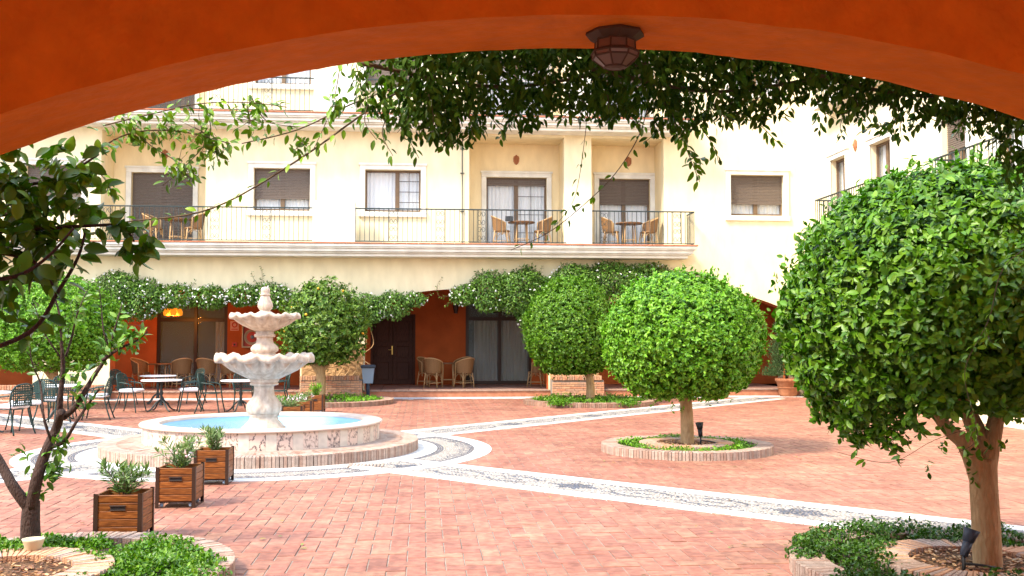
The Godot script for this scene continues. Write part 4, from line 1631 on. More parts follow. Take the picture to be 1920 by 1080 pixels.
func overhead_vine() -> void:
	var o := thing("hanging_vine", "dense vine with leaves coloured dark for shade hanging outside along the top of the orange arch", "vine")
	var tones := [Color(0.045, 0.10, 0.010), Color(0.06, 0.125, 0.012), Color(0.035, 0.08, 0.009), Color(0.075, 0.14, 0.014)]  # greens darkened to put the shade of the building into the leaves
	var list := []
	var x := -0.12
	while x < 3.5:
		var low: float = (2.92 if x < 0.5 else 2.99) - 0.03 * sin(x * 3.1)
		list.append([Vector3(x, low + 0.08 + rng.randf_range(-0.05, 0.05), -4.95 + rng.randf_range(-0.12, 0.12)), Vector3(0.26, 0.22 + rng.randf_range(-0.05, 0.05), 0.30)])
		list.append([Vector3(x + 0.1, 3.35, -4.95), Vector3(0.3, 0.3, 0.40)])  # upper mass out of view, added to block skylight from above
		x += 0.23
	for q in [[0.02, 2.83, 0.16], [0.16, 2.80, 0.17], [0.5, 2.86, 0.13], [0.9, 2.90, 0.12], [1.25, 2.84, 0.12], [1.7, 2.92, 0.11], [2.2, 2.93, 0.10], [2.95, 2.84, 0.12], [3.08, 2.70, 0.12], [3.12, 2.58, 0.10]]:
		list.append([Vector3(q[0], q[1], -5.0), Vector3(q[2], q[2], q[2])])
	var xf := blobs(list, 760.0, 0.048, 0.75)
	var spray := []
	var st := new_st()
	# sprays that hang out of the mass
	for k in 64:
		var sx := rng.randf_range(-0.3, 3.2)
		var l := rng.randf_range(0.05, 0.15) * (2.0 if sx < 0.3 else 1.5 if sx > 1.15 and sx < 1.5 else 1.0)
		var a := Vector3(sx, 2.86 if sx < 0.5 else 2.90, -5.0 + rng.randf_range(-0.25, 0.2))
		var pts := curve([a, a + Vector3(rng.randf_range(-0.04, 0.04), -l * 0.5, 0.0), a + Vector3(rng.randf_range(-0.1, 0.1), -l, 0.03)], 4)
		tube(st, pts, 0.003, 0.0015, 4, false)
		spray.append_array(along(pts, 0.028, 0.05, 0.7))
	for x0 in [0.0, 1.1, 2.2]:
		tube(st, curve([Vector3(x0 - 0.3, 3.0, -4.8), Vector3(x0 + 0.4, 2.95, -5.0), Vector3(x0 + 1.1, 3.05, -4.85)], 6), 0.012, 0.008, 5)
	obj("stems", st, M.stem, o, true)
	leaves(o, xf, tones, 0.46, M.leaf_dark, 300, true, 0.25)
	mass("hanging_sprays", o, spray, [Color(0.08, 0.17, 0.012), Color(0.12, 0.22, 0.015), Color(0.055, 0.12, 0.01)], leaf_mesh(0.46, true), M.leaf)  # brighter leaf copy puts a backlit look into the fringe


func light_vine(label: String, stems: Array, every: float, size: float, tones: Array, keep: int, clumps := [], clump_n := 30) -> void:
	var o := thing("vine_spray", label, "vine", Vector3.ZERO, 0, "thin sprays of vine hanging in the arch")
	var st := new_st()
	var xf := []
	for s in stems:
		var pts := curve(s[0], 6)
		tube(st, pts, s[1], s[1] * 0.6, 5, false)
		if s[2] > 0.0:
			xf.append_array(along(pts, every / s[2], size, 0.45))
	for c in clumps:
		for k in int(clump_n * c[1] * 8.0):
			var p: Vector3 = c[0] + rv() * c[1] * pow(rng.randf(), 0.5)
			xf.append(leaf_at(p, rv() + Vector3.DOWN * 0.5, Vector3.UP + rv(), size * rng.randf_range(0.6, 1.15)))
			if k % 5 == 0:
				tube(st, [c[0], c[0].lerp(p, 0.6) + rv() * 0.02, p], 0.002, 0.001, 4, false)
	obj("stems", st, M.stem, o, true)
	leaves(o, xf, tones, 0.46, M.leaf, keep, true, 0.2)


func broad_leaf_tree() -> void:
	var o := thing("broad_leaved_tree", "large dark oval leaved branches reaching in beside the arch", "tree")
	var st := new_st()
	tube(st, curve([Vector3(-2.95, 0, -5.4), Vector3(-2.9, 1.0, -5.3), Vector3(-2.75, 1.7, -5.15), Vector3(-2.55, 2.2, -5.0)], 5), 0.07, 0.035, 8)
	obj("trunk", st, M.bark_dark, o, true)
	var br := [
		[Vector3(-2.6, 2.1, -5.05), Vector3(-2.23, 2.36, -5.0), Vector3(-1.92, 2.42, -5.0), Vector3(-1.73, 2.47, -5.0), Vector3(-1.56, 2.58, -5.0)],
		[Vector3(-2.7, 1.9, -5.1), Vector3(-2.18, 2.15, -4.9), Vector3(-1.83, 2.2, -4.9), Vector3(-1.61, 2.22, -4.9), Vector3(-1.42, 2.22, -4.9), Vector3(-1.36, 2.15, -4.9)],
		[Vector3(-2.75, 1.7, -5.1), Vector3(-2.09, 1.92, -4.7), Vector3(-1.82, 1.97, -4.7), Vector3(-1.68, 2.06, -4.7), Vector3(-1.57, 2.19, -4.7)],
		[Vector3(-2.4, 2.2, -5.0), Vector3(-2.0, 2.3, -5.1), Vector3(-1.75, 2.33, -5.15), Vector3(-1.6, 2.36, -5.2)],
		[Vector3(-2.1, 1.6, -4.8), Vector3(-1.79, 1.72, -4.8), Vector3(-1.66, 1.92, -4.8), Vector3(-1.58, 2.07, -4.8), Vector3(-1.55, 2.2, -4.8)],
		[Vector3(-2.0, 2.1, -4.9), Vector3(-1.8, 2.05, -4.85), Vector3(-1.7, 1.93, -4.85)]]
	var xf := []
	for b in br:
		st = new_st()
		var pts := curve(b, 5)
		tube(st, pts, 0.013, 0.005, 6)
		obj("branch", st, M.bark_dark, o, true)
		xf.append_array(along(pts.slice(6), 0.065, 0.10, 0.35))
	for c in [[-1.92, 2.27, 0.24, 120], [-2.0, 2.45, 0.14, 40], [-1.70, 2.44, 0.10, 22], [-1.78, 2.14, 0.18, 70], [-1.98, 2.05, 0.18, 70], [-1.34, 2.13, 0.085, 24], [-1.41, 2.24, 0.07, 14], [-1.62, 2.33, 0.10, 16], [-1.75, 2.38, 0.10, 16], [-1.95, 1.9, 0.13, 20], [-1.68, 2.0, 0.07, 8], [-1.6, 2.47, 0.08, 12], [-1.95, 2.60, 0.10, 18], [-1.75, 2.56, 0.09, 16], [-1.52, 2.62, 0.07, 10], [-1.86, 2.38, 0.12, 22], [-1.50, 2.40, 0.06, 8], [-1.85, 1.75, 0.08, 10]]:
		for k in int(c[3] * 1.3):
			var p: Vector3 = Vector3(c[0], c[1], -4.92) + rv() * Vector3(1, 1, 0.8) * c[2] * pow(rng.randf(), 0.45)
			xf.append(leaf_at(p, rv() + Vector3.DOWN * 0.35, Vector3.UP + rv() * 0.9, 0.09 * rng.randf_range(0.6, 1.15)))
	leaves(o, xf, [Color(0.08, 0.17, 0.012), Color(0.12, 0.23, 0.016), Color(0.055, 0.125, 0.010)], 0.6, M.leaf, 300, true, 0.2)


func young_tree() -> void:
	var o := thing("young_tree", "thin sparse tree with a dark forked trunk in the left bed", "tree", Vector3(-2.96, 0.05, -8.1))
	var w := func(x: float, y: float, z := 0.0) -> Vector3:
		return Vector3(x + 2.96, y - 0.05, z)
	var st := new_st()
	tube(st, curve([w.call(-2.96, 0.0), w.call(-2.98, 0.25), w.call(-2.975, 0.45)], 4), 0.080, 0.060, 10)
	obj("trunk", st, M.bark_dark, o, true)
	var limbs := [
		[[[-2.99, 0.40], [-3.10, 0.56], [-3.22, 0.72], [-3.36, 0.95], [-3.5, 1.3]], 0.046, 0.025],
		[[[-2.97, 0.40], [-2.92, 0.62], [-2.88, 0.81], [-2.82, 1.0], [-2.75, 1.13]], 0.050, 0.030],
		[[[-2.80, 1.02], [-2.775, 1.24], [-2.76, 1.46], [-2.76, 1.63], [-2.80, 1.87], [-2.85, 2.06]], 0.026, 0.005],
		[[[-2.77, 1.08], [-2.66, 1.17], [-2.55, 1.38], [-2.44, 1.56], [-2.385, 1.73], [-2.34, 1.96]], 0.027, 0.004],
		[[[-2.47, 1.52], [-2.34, 1.61], [-2.22, 1.67], [-2.12, 1.74]], 0.014, 0.004],
		[[[-2.86, 0.85], [-2.75, 0.90], [-2.64, 1.05], [-2.57, 1.2], [-2.50, 1.3]], 0.018, 0.006],
		[[[-2.84, 0.9], [-2.88, 1.09], [-2.95, 1.34], [-3.0, 1.5], [-3.02, 1.7]], 0.012, 0.003],
		[[[-2.76, 1.55], [-2.72, 1.7], [-2.65, 1.87], [-2.60, 2.1]], 0.012, 0.003],
		[[[-2.765, 1.5], [-2.83, 1.62], [-2.92, 1.76], [-2.97, 1.95]], 0.010, 0.003],
		[[[-2.42, 1.6], [-2.46, 1.75], [-2.50, 1.92], [-2.52, 2.08]], 0.008, 0.003]]
	var xf := []
	for l in limbs:
		var p := []
		for q in l[0]:
			p.append(w.call(q[0], q[1], rng.randf_range(-0.06, 0.06)))
		var pts := curve(p, 5)
		st = new_st()
		tube(st, pts, l[1], l[2], 8)
		obj("limb", st, M.bark_dark, o, true)
		if l[2] < 0.01:
			xf.append_array(along(pts.slice(int(pts.size() * 0.6)), 0.05, 0.075, 0.1))
			st = new_st()
			for k in 4:      # bare twigs
				var a: Vector3 = pts[pts.size() / 2 + k * 2]
				tube(st, [a, a + rv() * 0.06 + Vector3(0, 0.06, 0), a + rv() * 0.12 + Vector3(0, 0.14, 0)], 0.003, 0.001, 4, false)
			obj("twigs", st, M.bark_dark, o, true)
	for c in [[-2.30, 1.66, 0.12, 46], [-2.42, 1.60, 0.11, 34], [-2.25, 1.75, 0.08, 14], [-2.86, 0.66, 0.11, 50], [-2.78, 0.86, 0.10, 34], [-2.62, 1.42, 0.12, 26], [-2.8, 1.75, 0.14, 24], [-2.92, 0.5, 0.06, 12], [-3.03, 0.78, 0.08, 10], [-2.74, 0.7, 0.07, 8], [-2.62, 1.22, 0.10, 16], [-2.75, 1.4, 0.08, 8], [-2.9, 1.75, 0.12, 12], [-2.66, 1.95, 0.12, 10]]:
		for k in c[3]:
			var p: Vector3 = w.call(c[0], c[1]) + rv() * c[2] * sqrt(rng.randf())
			xf.append(leaf_at(p, rv() + Vector3.UP * 0.2, Vector3.UP + rv() * 0.8, 0.085 * rng.randf_range(0.6, 1.2)))
	leaves(o, xf, [Color(0.10, 0.22, 0.02), Color(0.06, 0.14, 0.02), Color(0.15, 0.26, 0.04)], 0.46, M.leaf, 300, true, 0.15)


func _ready() -> void:
	rng.seed = 20240607
	# camera
	var cam := Camera3D.new()
	cam.name = "camera"
	add_child(cam)
	cam.position = EYE
	cam.rotation = Vector3(atan(92.0 / 1900.0), deg_to_rad(-5.0), 0)
	cam.fov = rad_to_deg(2.0 * atan(540.0 / 1900.0))
	cam.near = 0.1
	cam.far = 900
	# sky, sun, exposure
	var env := Environment.new()
	env.background_mode = Environment.BG_SKY
	var sky := Sky.new()
	var sm := ProceduralSkyMaterial.new()
	sm.sky_top_color = Color(0.78, 0.86, 0.98)
	sm.sky_horizon_color = Color(1.0, 0.98, 0.94)
	sm.sky_curve = 0.2
	sm.sky_energy_multiplier = 1.0
	sm.ground_horizon_color = Color(0.7, 0.62, 0.55)
	sm.ground_bottom_color = Color(0.45, 0.36, 0.3)
	sm.sun_angle_max = 40.0
	sky.sky_material = sm
	env.sky = sky
	env.tonemap_mode = Environment.TONE_MAPPER_LINEAR
	env.tonemap_exposure = 3.95
	env.sdfgi_enabled = true
	env.ssao_enabled = true
	env.ssil_enabled = true
	var we := WorldEnvironment.new()
	we.name = "world_environment"
	we.environment = env
	add_child(we)
	var sun := DirectionalLight3D.new()
	sun.name = "sun"
	sun.light_energy = 0.8
	sun.light_color = Color(1.0, 0.95, 0.86)
	sun.light_angular_distance = 11.0
	sun.shadow_enabled = true
	sun.sky_mode = DirectionalLight3D.SKY_MODE_LIGHT_ONLY
	add_child(sun)
	sun.look_at_from_position(Vector3.ZERO, Vector3(1.0, -1.3, -0.6), Vector3.UP)
	make_materials()
	# the setting and the large structures
	build_ground()
	build_step()
	build_hotel()
	build_wing()
	build_arcade()
	build_fountain()
	# beds and trees
	var green := [Color(0.100, 0.25, 0.008), Color(0.14, 0.31, 0.012), Color(0.072, 0.20, 0.006), Color(0.17, 0.33, 0.022)]
	var deep := [Color(0.068, 0.17, 0.006), Color(0.095, 0.215, 0.008), Color(0.048, 0.13, 0.005), Color(0.125, 0.24, 0.014)]
	var dim := [Color(0.04, 0.10, 0.008), Color(0.06, 0.14, 0.010), Color(0.03, 0.08, 0.006)]
	bed(beds[0], "round brick edged bed under the bright middle tree")
	bed(beds[1], "brick edged bed round the trunk of the large tree, with bark mulch")
	bed(beds[2], "brick edged bed in front of the nearest wooden planter", true, Vector3(-0.22, 0, 0.14))
	bed(beds[3], "wide brick edged bed below the orange tree", false)
	bed(beds[4], "brick edged bed below the clipped tree nearest to the arcade", false)
	clipped_tree("bright green round clipped tree in the middle bed", Vector3(3.95, 0.05, -15.0), [Vector3(0, -0.05, 0), Vector3(0.0, 0.35, 0), Vector3(-0.02, 0.75, 0), Vector3(-0.05, 1.1, 0)], 0.105, 0.08,
		[[Vector3(-0.03, 0.8, 0), Vector3(-0.3, 1.1, 0.1), Vector3(-0.6, 1.5, 0.1)], [Vector3(-0.03, 0.85, 0), Vector3(0.25, 1.2, 0), Vector3(0.6, 1.6, -0.1)]],
		Vector3(-0.08, 1.62, 0.08), Vector3(1.20, 1.01, 1.20), 62000, 0.062, green, 300, M.bark, 0.05)
	clipped_tree("large dark green round clipped tree closest to the arch", Vector3(3.94, 0.05, -6.85), [Vector3(0.0, -0.05, 0), Vector3(-0.01, 0.35, 0), Vector3(-0.02, 0.60, 0), Vector3(-0.02, 0.80, 0)], 0.098, 0.092,
		[[Vector3(-0.03, 0.62, 0.0), Vector3(-0.16, 0.90, 0.03), Vector3(-0.34, 1.06, 0.05), Vector3(-0.7, 1.6, 0.1)], [Vector3(-0.02, 0.62, 0), Vector3(0.06, 0.98, 0.0), Vector3(0.2, 1.3, -0.05), Vector3(0.5, 1.8, 0)], [Vector3(0, 0.85, 0), Vector3(-0.05, 1.2, -0.2), Vector3(-0.1, 1.6, -0.4)]],
		Vector3(-0.16, 1.78, -0.05), Vector3(1.22, 1.08, 1.18), 72000, 0.064, deep, 300, M.bark, 0.05, -0.56, 0.14)
	clipped_tree("mid green clipped tree in front of the right arcade pier", Vector3(4.25, 0.05, -25.75), [Vector3(0.0, -0.05, 0), Vector3(0.02, 0.4, 0), Vector3(-0.05, 0.9, 0)], 0.12, 0.09,
		[[Vector3(0, 0.6, 0), Vector3(-0.3, 1.0, 0), Vector3(-0.6, 1.5, 0)]],
		Vector3(-0.50, 1.85, 0.1), Vector3(1.19, 1.32, 1.15), 44000, 0.070, deep, 0, M.bark)
	clipped_tree("yellow green clipped tree behind the cafe tables at the left end", Vector3(-8.95, 0.05, -25.6), [Vector3(0.0, -0.05, 0), Vector3(0.02, 0.4, 0), Vector3(0.0, 0.9, 0)], 0.12, 0.09,
		[[Vector3(0, 0.6, 0), Vector3(-0.3, 1.0, 0), Vector3(-0.6, 1.5, 0)]],
		Vector3(-0.05, 1.92, 0.1), Vector3(1.65, 1.26, 1.4), 48000, 0.070, green, 0, M.bark)
	var orange := clipped_tree("bushy orange tree with small fruit in front of the middle pier", Vector3(-2.72, 0.05, -27.2), [Vector3(0.0, -0.05, 0), Vector3(0.03, 0.5, 0), Vector3(0.0, 1.0, 0)], 0.15, 0.11,
		[[Vector3(0, 0.7, 0), Vector3(0.3, 1.1, 0), Vector3(0.7, 1.6, 0)], [Vector3(0, 0.7, 0), Vector3(-0.3, 1.1, 0), Vector3(-0.6, 1.5, 0.1)]],
		Vector3(0.08, 1.95, 0.0), Vector3(1.15, 1.18, 1.0), 13000, 0.10, [Color(0.075, 0.15, 0.016), Color(0.11, 0.20, 0.022), Color(0.05, 0.11, 0.013), Color(0.15, 0.23, 0.03)], 0, M.bark, 0.22)
	var fr := SphereMesh.new()
	fr.radius = 0.035
	fr.height = 0.07
	fr.radial_segments = 10
	fr.rings = 6
	for k in 8:
		var d := rv()
		d.z = absf(d.z) * 0.9 + 0.2
		inst("fruit", fr, M.fruit, orange, Transform3D(Basis(), Vector3(0.08, 1.95, 0) + d.normalized() * Vector3(1.12, 1.1, 0.98)))
	cover("groundcover", "low bright green groundcover ringing the middle tree", Vector3(3.93, 0, -14.98), 0.72, 1.04, 3200, 0.035, 0.09, green, [[4.9, -14.8, 0.2]])
	cover("groundcover", "dark green creeping groundcover in the bed of the large tree", Vector3(3.9, 0, -6.95), 0.5, 1.25, 14000, 0.034, 0.13, dim, [[3.9, -6.95, 0.58], [2.75, -6.85, 0.30], [3.3, -6.55, 0.28]], [[3.0, -7.6, 0.22, 500], [3.7, -8.1, 0.25, 700], [3.2, -7.9, 0.2, 400], [2.85, -7.3, 0.2, 450], [2.8, -6.5, 0.15, 300]])
	cover("groundcover", "bright green groundcover at the foot of the young dark trunk", Vector3(-2.6, 0, -7.35), 0.3, 1.12, 17000, 0.034, 0.08, deep, [[-2.82, -7.21, 0.60], [-2.25, -8.40, 0.26]], [[-1.55, -7.4, 0.2, 600], [-1.75, -7.75, 0.2, 600], [-1.5, -7.1, 0.22, 600], [-2.1, -8.25, 0.15, 260], [-1.55, -6.85, 0.2, 400], [-3.3, -8.1, 0.3, 900], [-2.75, -8.2, 0.15, 300]])
	cover("groundcover", "patch of green groundcover beside the orange tree trunk", Vector3(-2.5, 0, -26.5), 0.4, 1.5, 2500, 0.05, 0.12, green, [[-2.3, -25.9, 0.5]])
	cover("groundcover", "green groundcover spilling over the kerb near the right pier", Vector3(4.25, 0, -25.75), 0.3, 1.5, 3500, 0.05, 0.14, deep, [], [[3.3, -24.35, 0.35, 900], [4.9, -24.15, 0.3, 500]])
	young_tree()
	broad_leaf_tree()
	# climbers
	overhead_vine()
	var lg := [Color(0.14, 0.26, 0.012), Color(0.19, 0.33, 0.02), Color(0.10, 0.20, 0.01)]
	light_vine("thin green vine sprays trailing below the left half of the arch", [
		[[Vector3(0.29, 3.15, -5.2), Vector3(-0.17, 2.94, -5.2), Vector3(-0.64, 2.6, -5.2), Vector3(-1.06, 2.35, -5.2), Vector3(-1.45, 2.28, -5.2), Vector3(-1.76, 2.25, -5.2)], 0.006, 0.7],
		[[Vector3(0.18, 3.12, -5.25), Vector3(-0.32, 2.93, -5.25), Vector3(-0.64, 2.77, -5.25), Vector3(-0.93, 2.69, -5.25)], 0.005, 0.9],
		[[Vector3(-0.43, 3.1, -5.2), Vector3(-0.47, 2.88, -5.2), Vector3(-0.56, 2.66, -5.2)], 0.003, 1.0],
		[[Vector3(-1.76, 2.53, -5.2), Vector3(-1.51, 2.71, -5.2), Vector3(-1.25, 2.74, -5.2), Vector3(-0.98, 2.68, -5.2)], 0.005, 1.3],
		[[Vector3(-1.59, 2.75, -5.15), Vector3(-1.33, 2.82, -5.15), Vector3(-1.12, 2.87, -5.15), Vector3(-0.88, 2.88, -5.15), Vector3(-0.69, 2.86, -5.15)], 0.004, 1.3],
		[[Vector3(-1.48, 2.78, -5.2), Vector3(-1.38, 2.67, -5.2), Vector3(-1.25, 2.59, -5.2), Vector3(-1.14, 2.51, -5.2)], 0.003, 1.6],
		[[Vector3(-1.12, 2.89, -5.25), Vector3(-1.09, 2.73, -5.25), Vector3(-1.22, 2.56, -5.25), Vector3(-1.32, 2.47, -5.25)], 0.003, 1.6],
		[[Vector3(-0.88, 2.93, -5.2), Vector3(-0.8, 2.8, -5.2), Vector3(-0.64, 2.77, -5.2)], 0.003, 1.5],
		[[Vector3(-1.71, 2.58, -5.2), Vector3(-1.61, 2.51, -5.2), Vector3(-1.54, 2.41, -5.2)], 0.003, 1.4]],
		0.042, 0.052, lg, 300, [[Vector3(-1.12, 2.74, -5.2), 0.15], [Vector3(-1.05, 2.64, -5.2), 0.10], [Vector3(-1.45, 2.74, -5.2), 0.10], [Vector3(-0.88, 2.80, -5.2), 0.12], [Vector3(-1.3, 2.76, -5.2), 0.10], [Vector3(-1.22, 2.54, -5.2), 0.11], [Vector3(-0.45, 2.88, -5.2), 0.07], [Vector3(-0.2, 2.9, -5.15), 0.10], [Vector3(-0.62, 2.68, -5.2), 0.06]], 55)
	light_vine("single long vine shoot curving down before the balcony doors", [
		[[Vector3(1.15, 2.89, -5.1), Vector3(1.1, 2.73, -5.1), Vector3(0.98, 2.54, -5.1), Vector3(0.82, 2.38, -5.1), Vector3(0.63, 2.23, -5.1), Vector3(0.44, 2.14, -5.1)], 0.003, 0.6],
		[[Vector3(0.83, 2.83, -5.1), Vector3(0.82, 2.71, -5.1), Vector3(0.77, 2.42, -5.1), Vector3(0.68, 2.28, -5.1)], 0.002, 0.8]], 0.05, 0.042, lg, 60)
	light_vine("light green leafy tip hanging between the two loggias and the lone window", [
		[[Vector3(1.3, 2.8, -5.1), Vector3(1.36, 2.65, -5.1), Vector3(1.42, 2.5, -5.1)], 0.003, 1.6],
		[[Vector3(1.42, 2.8, -5.1), Vector3(1.5, 2.68, -5.1), Vector3(1.52, 2.6, -5.1)], 0.003, 1.4],
		[[Vector3(1.75, 2.8, -5.1), Vector3(1.85, 2.7, -5.1)], 0.003, 1.4]], 0.04, 0.055, lg, 100, [[Vector3(1.4, 2.62, -5.1), 0.06]], 30)
	light_vine("loose vine shoots hanging in front of the large clipped tree", [
		[[Vector3(3.75, 2.75, -5.9), Vector3(3.66, 2.37, -5.6), Vector3(3.3, 2.1, -5.5), Vector3(3.2, 1.8, -5.5), Vector3(3.05, 1.5, -5.5), Vector3(3.12, 1.15, -5.5), Vector3(3.0, 1.05, -5.5)], 0.003, 0.7],
		[[Vector3(3.12, 1.2, -5.5), Vector3(2.86, 1.12, -5.5), Vector3(2.6, 1.0, -5.5), Vector3(2.3, 1.06, -5.5)], 0.002, 0.15]], 0.05, 0.058, lg, 80, [[Vector3(3.1, 1.18, -5.5), 0.08], [Vector3(3.2, 1.7, -5.5), 0.08]], 26)
	var cg := [Color(0.065, 0.15, 0.016), Color(0.09, 0.19, 0.018), Color(0.045, 0.11, 0.012), Color(0.13, 0.22, 0.035)]
	creeper("white flowered creeper draped over the left arcade arch", [
		[Vector3(-9.2, 2.75, -28.75), Vector3(0.5, 0.42, 0.3)], [Vector3(-8.4, 2.9, -28.68), Vector3(0.75, 0.6, 0.42)], [Vector3(-7.7, 2.75, -28.68), Vector3(0.65, 0.55, 0.38)], [Vector3(-6.9, 2.85, -28.75), Vector3(0.6, 0.33, 0.3)], [Vector3(-5.9, 2.82, -28.75), Vector3(0.6, 0.30, 0.28)],
		[Vector3(-5.0, 2.87, -28.75), Vector3(0.55, 0.30, 0.28)], [Vector3(-4.2, 2.85, -28.75), Vector3(0.5, 0.36, 0.3)], [Vector3(-8.7, 2.35, -28.7), Vector3(0.35, 0.4, 0.25)]], 1000, 0.09, cg, 420,
		[[Vector3(-4.6, 2.9, -28.8), Vector3(-4.5, 3.3, -28.85), Vector3(-4.55, 3.7, -28.9)], [Vector3(-6.5, 3.0, -28.8), Vector3(-6.3, 3.3, -28.88)], [Vector3(-4.3, 2.9, -28.8), Vector3(-4.2, 3.4, -28.88)], [Vector3(-4.4, 2.9, -28.8), Vector3(-4.75, 3.35, -28.9), Vector3(-4.8, 3.55, -28.9)]])
	creeper("short bright creeper clump above the wooden door", [
		[Vector3(-1.55, 2.50, -28.75), Vector3(0.45, 0.42, 0.28)], [Vector3(-0.9, 2.62, -28.75), Vector3(0.55, 0.38, 0.28)], [Vector3(-0.25, 2.78, -28.78), Vector3(0.35, 0.2, 0.2)]], 1000, 0.09, [Color(0.09, 0.18, 0.03), Color(0.12, 0.23, 0.035), Color(0.06, 0.12, 0.02)], 40,
		[[Vector3(-0.6, 2.8, -28.8), Vector3(-0.3, 3.05, -28.88)], [Vector3(-0.3, 2.75, -28.8), Vector3(0.3, 2.95, -28.85)]])
	creeper("thick dark green creeper spreading over the right arches under the balcony", [
		[Vector3(1.15, 2.88, -28.75), Vector3(0.4, 0.3, 0.25)], [Vector3(1.9, 3.0, -28.7), Vector3(0.65, 0.58, 0.36)], [Vector3(2.8, 3.05, -28.68), Vector3(0.75, 0.65, 0.42)], [Vector3(3.5, 2.75, -28.7), Vector3(0.7, 0.7, 0.38)], [Vector3(4.3, 3.2, -28.68), Vector3(0.85, 0.58, 0.42)],
		[Vector3(5.4, 3.35, -28.7), Vector3(0.85, 0.5, 0.38)], [Vector3(6.5, 3.4, -28.72), Vector3(0.8, 0.42, 0.33)], [Vector3(3.1, 2.35, -28.7), Vector3(0.5, 0.45, 0.28)], [Vector3(7.1, 3.2, -28.75), Vector3(0.5, 0.25, 0.25)]], 1000, 0.09, cg, 160,
		[[Vector3(1.6, 3.3, -28.8), Vector3(1.5, 3.6, -28.88)], [Vector3(2.2, 3.3, -28.8), Vector3(2.3, 3.65, -28.88)], [Vector3(0.9, 2.9, -28.8), Vector3(0.45, 2.85, -28.8), Vector3(0.4, 3.2, -28.88), Vector3(0.55, 3.4, -28.9)], [Vector3(3.3, 3.4, -28.8), Vector3(3.4, 3.75, -28.88)], [Vector3(4.6, 3.5, -28.8), Vector3(4.7, 3.8, -28.88)], [Vector3(1.0, 2.8, -28.75), Vector3(0.6, 2.6, -28.75)]])
	# planters and what grows in them
	var pl := [[-2.51, -8.9, "nearest wooden planter of the row, in front of the left bed"], [-2.45, -10.62, "second wooden planter from the arch, between the other two before the fountain"], [-2.43, -12.2, "wooden planter closest to the front of the fountain basin"],
		[-2.45, -19.55, "low looking wooden planter just behind the fountain basin"], [-2.45, -21.2, "wooden planter half hidden behind the one at the basin's far rim"], [-2.42, -23.3, "farthest wooden planter, in front of the orange tree bed"]]
	var proto := make_planter(pl[0][2], Vector3(pl[0][0], 0, pl[0][1]))
	for k in range(1, 6):
		copy(proto, pl[k][2], Vector3(pl[k][0], 0, pl[k][1]), rng.randf_range(-0.03, 0.03))
	var og := [Color(0.13, 0.20, 0.06), Color(0.09, 0.15, 0.05), Color(0.17, 0.24, 0.08)]
	oleander("bushy grey green shrub in the nearest wooden planter", Vector3(-2.51, 0.33, -8.9), 20, 0.30, 0.20, og)
	oleander("narrow leaved shrub with pale buds in the second planter", Vector3(-2.45, 0.33, -10.62), 20, 0.32, 0.24, og, 5)
	oleander("small narrow leaved shrub in the planter before the basin", Vector3(-2.43, 0.33, -12.2), 17, 0.30, 0.18, og)
	oleander("white flowering shrub in the planter behind the basin", Vector3(-2.5, 0.33, -19.55), 18, 0.24, 0.34, og, 16)
	oleander("low shrub with pale flowers in the half hidden planter", Vector3(-2.45, 0.33, -21.2), 12, 0.2, 0.2, og, 6)
	oleander("upright green shrub in the farthest planter", Vector3(-2.42, 0.33, -23.3), 16, 0.30, 0.16, green)
	build_cafe()
	build_small_things()
	build_lantern()


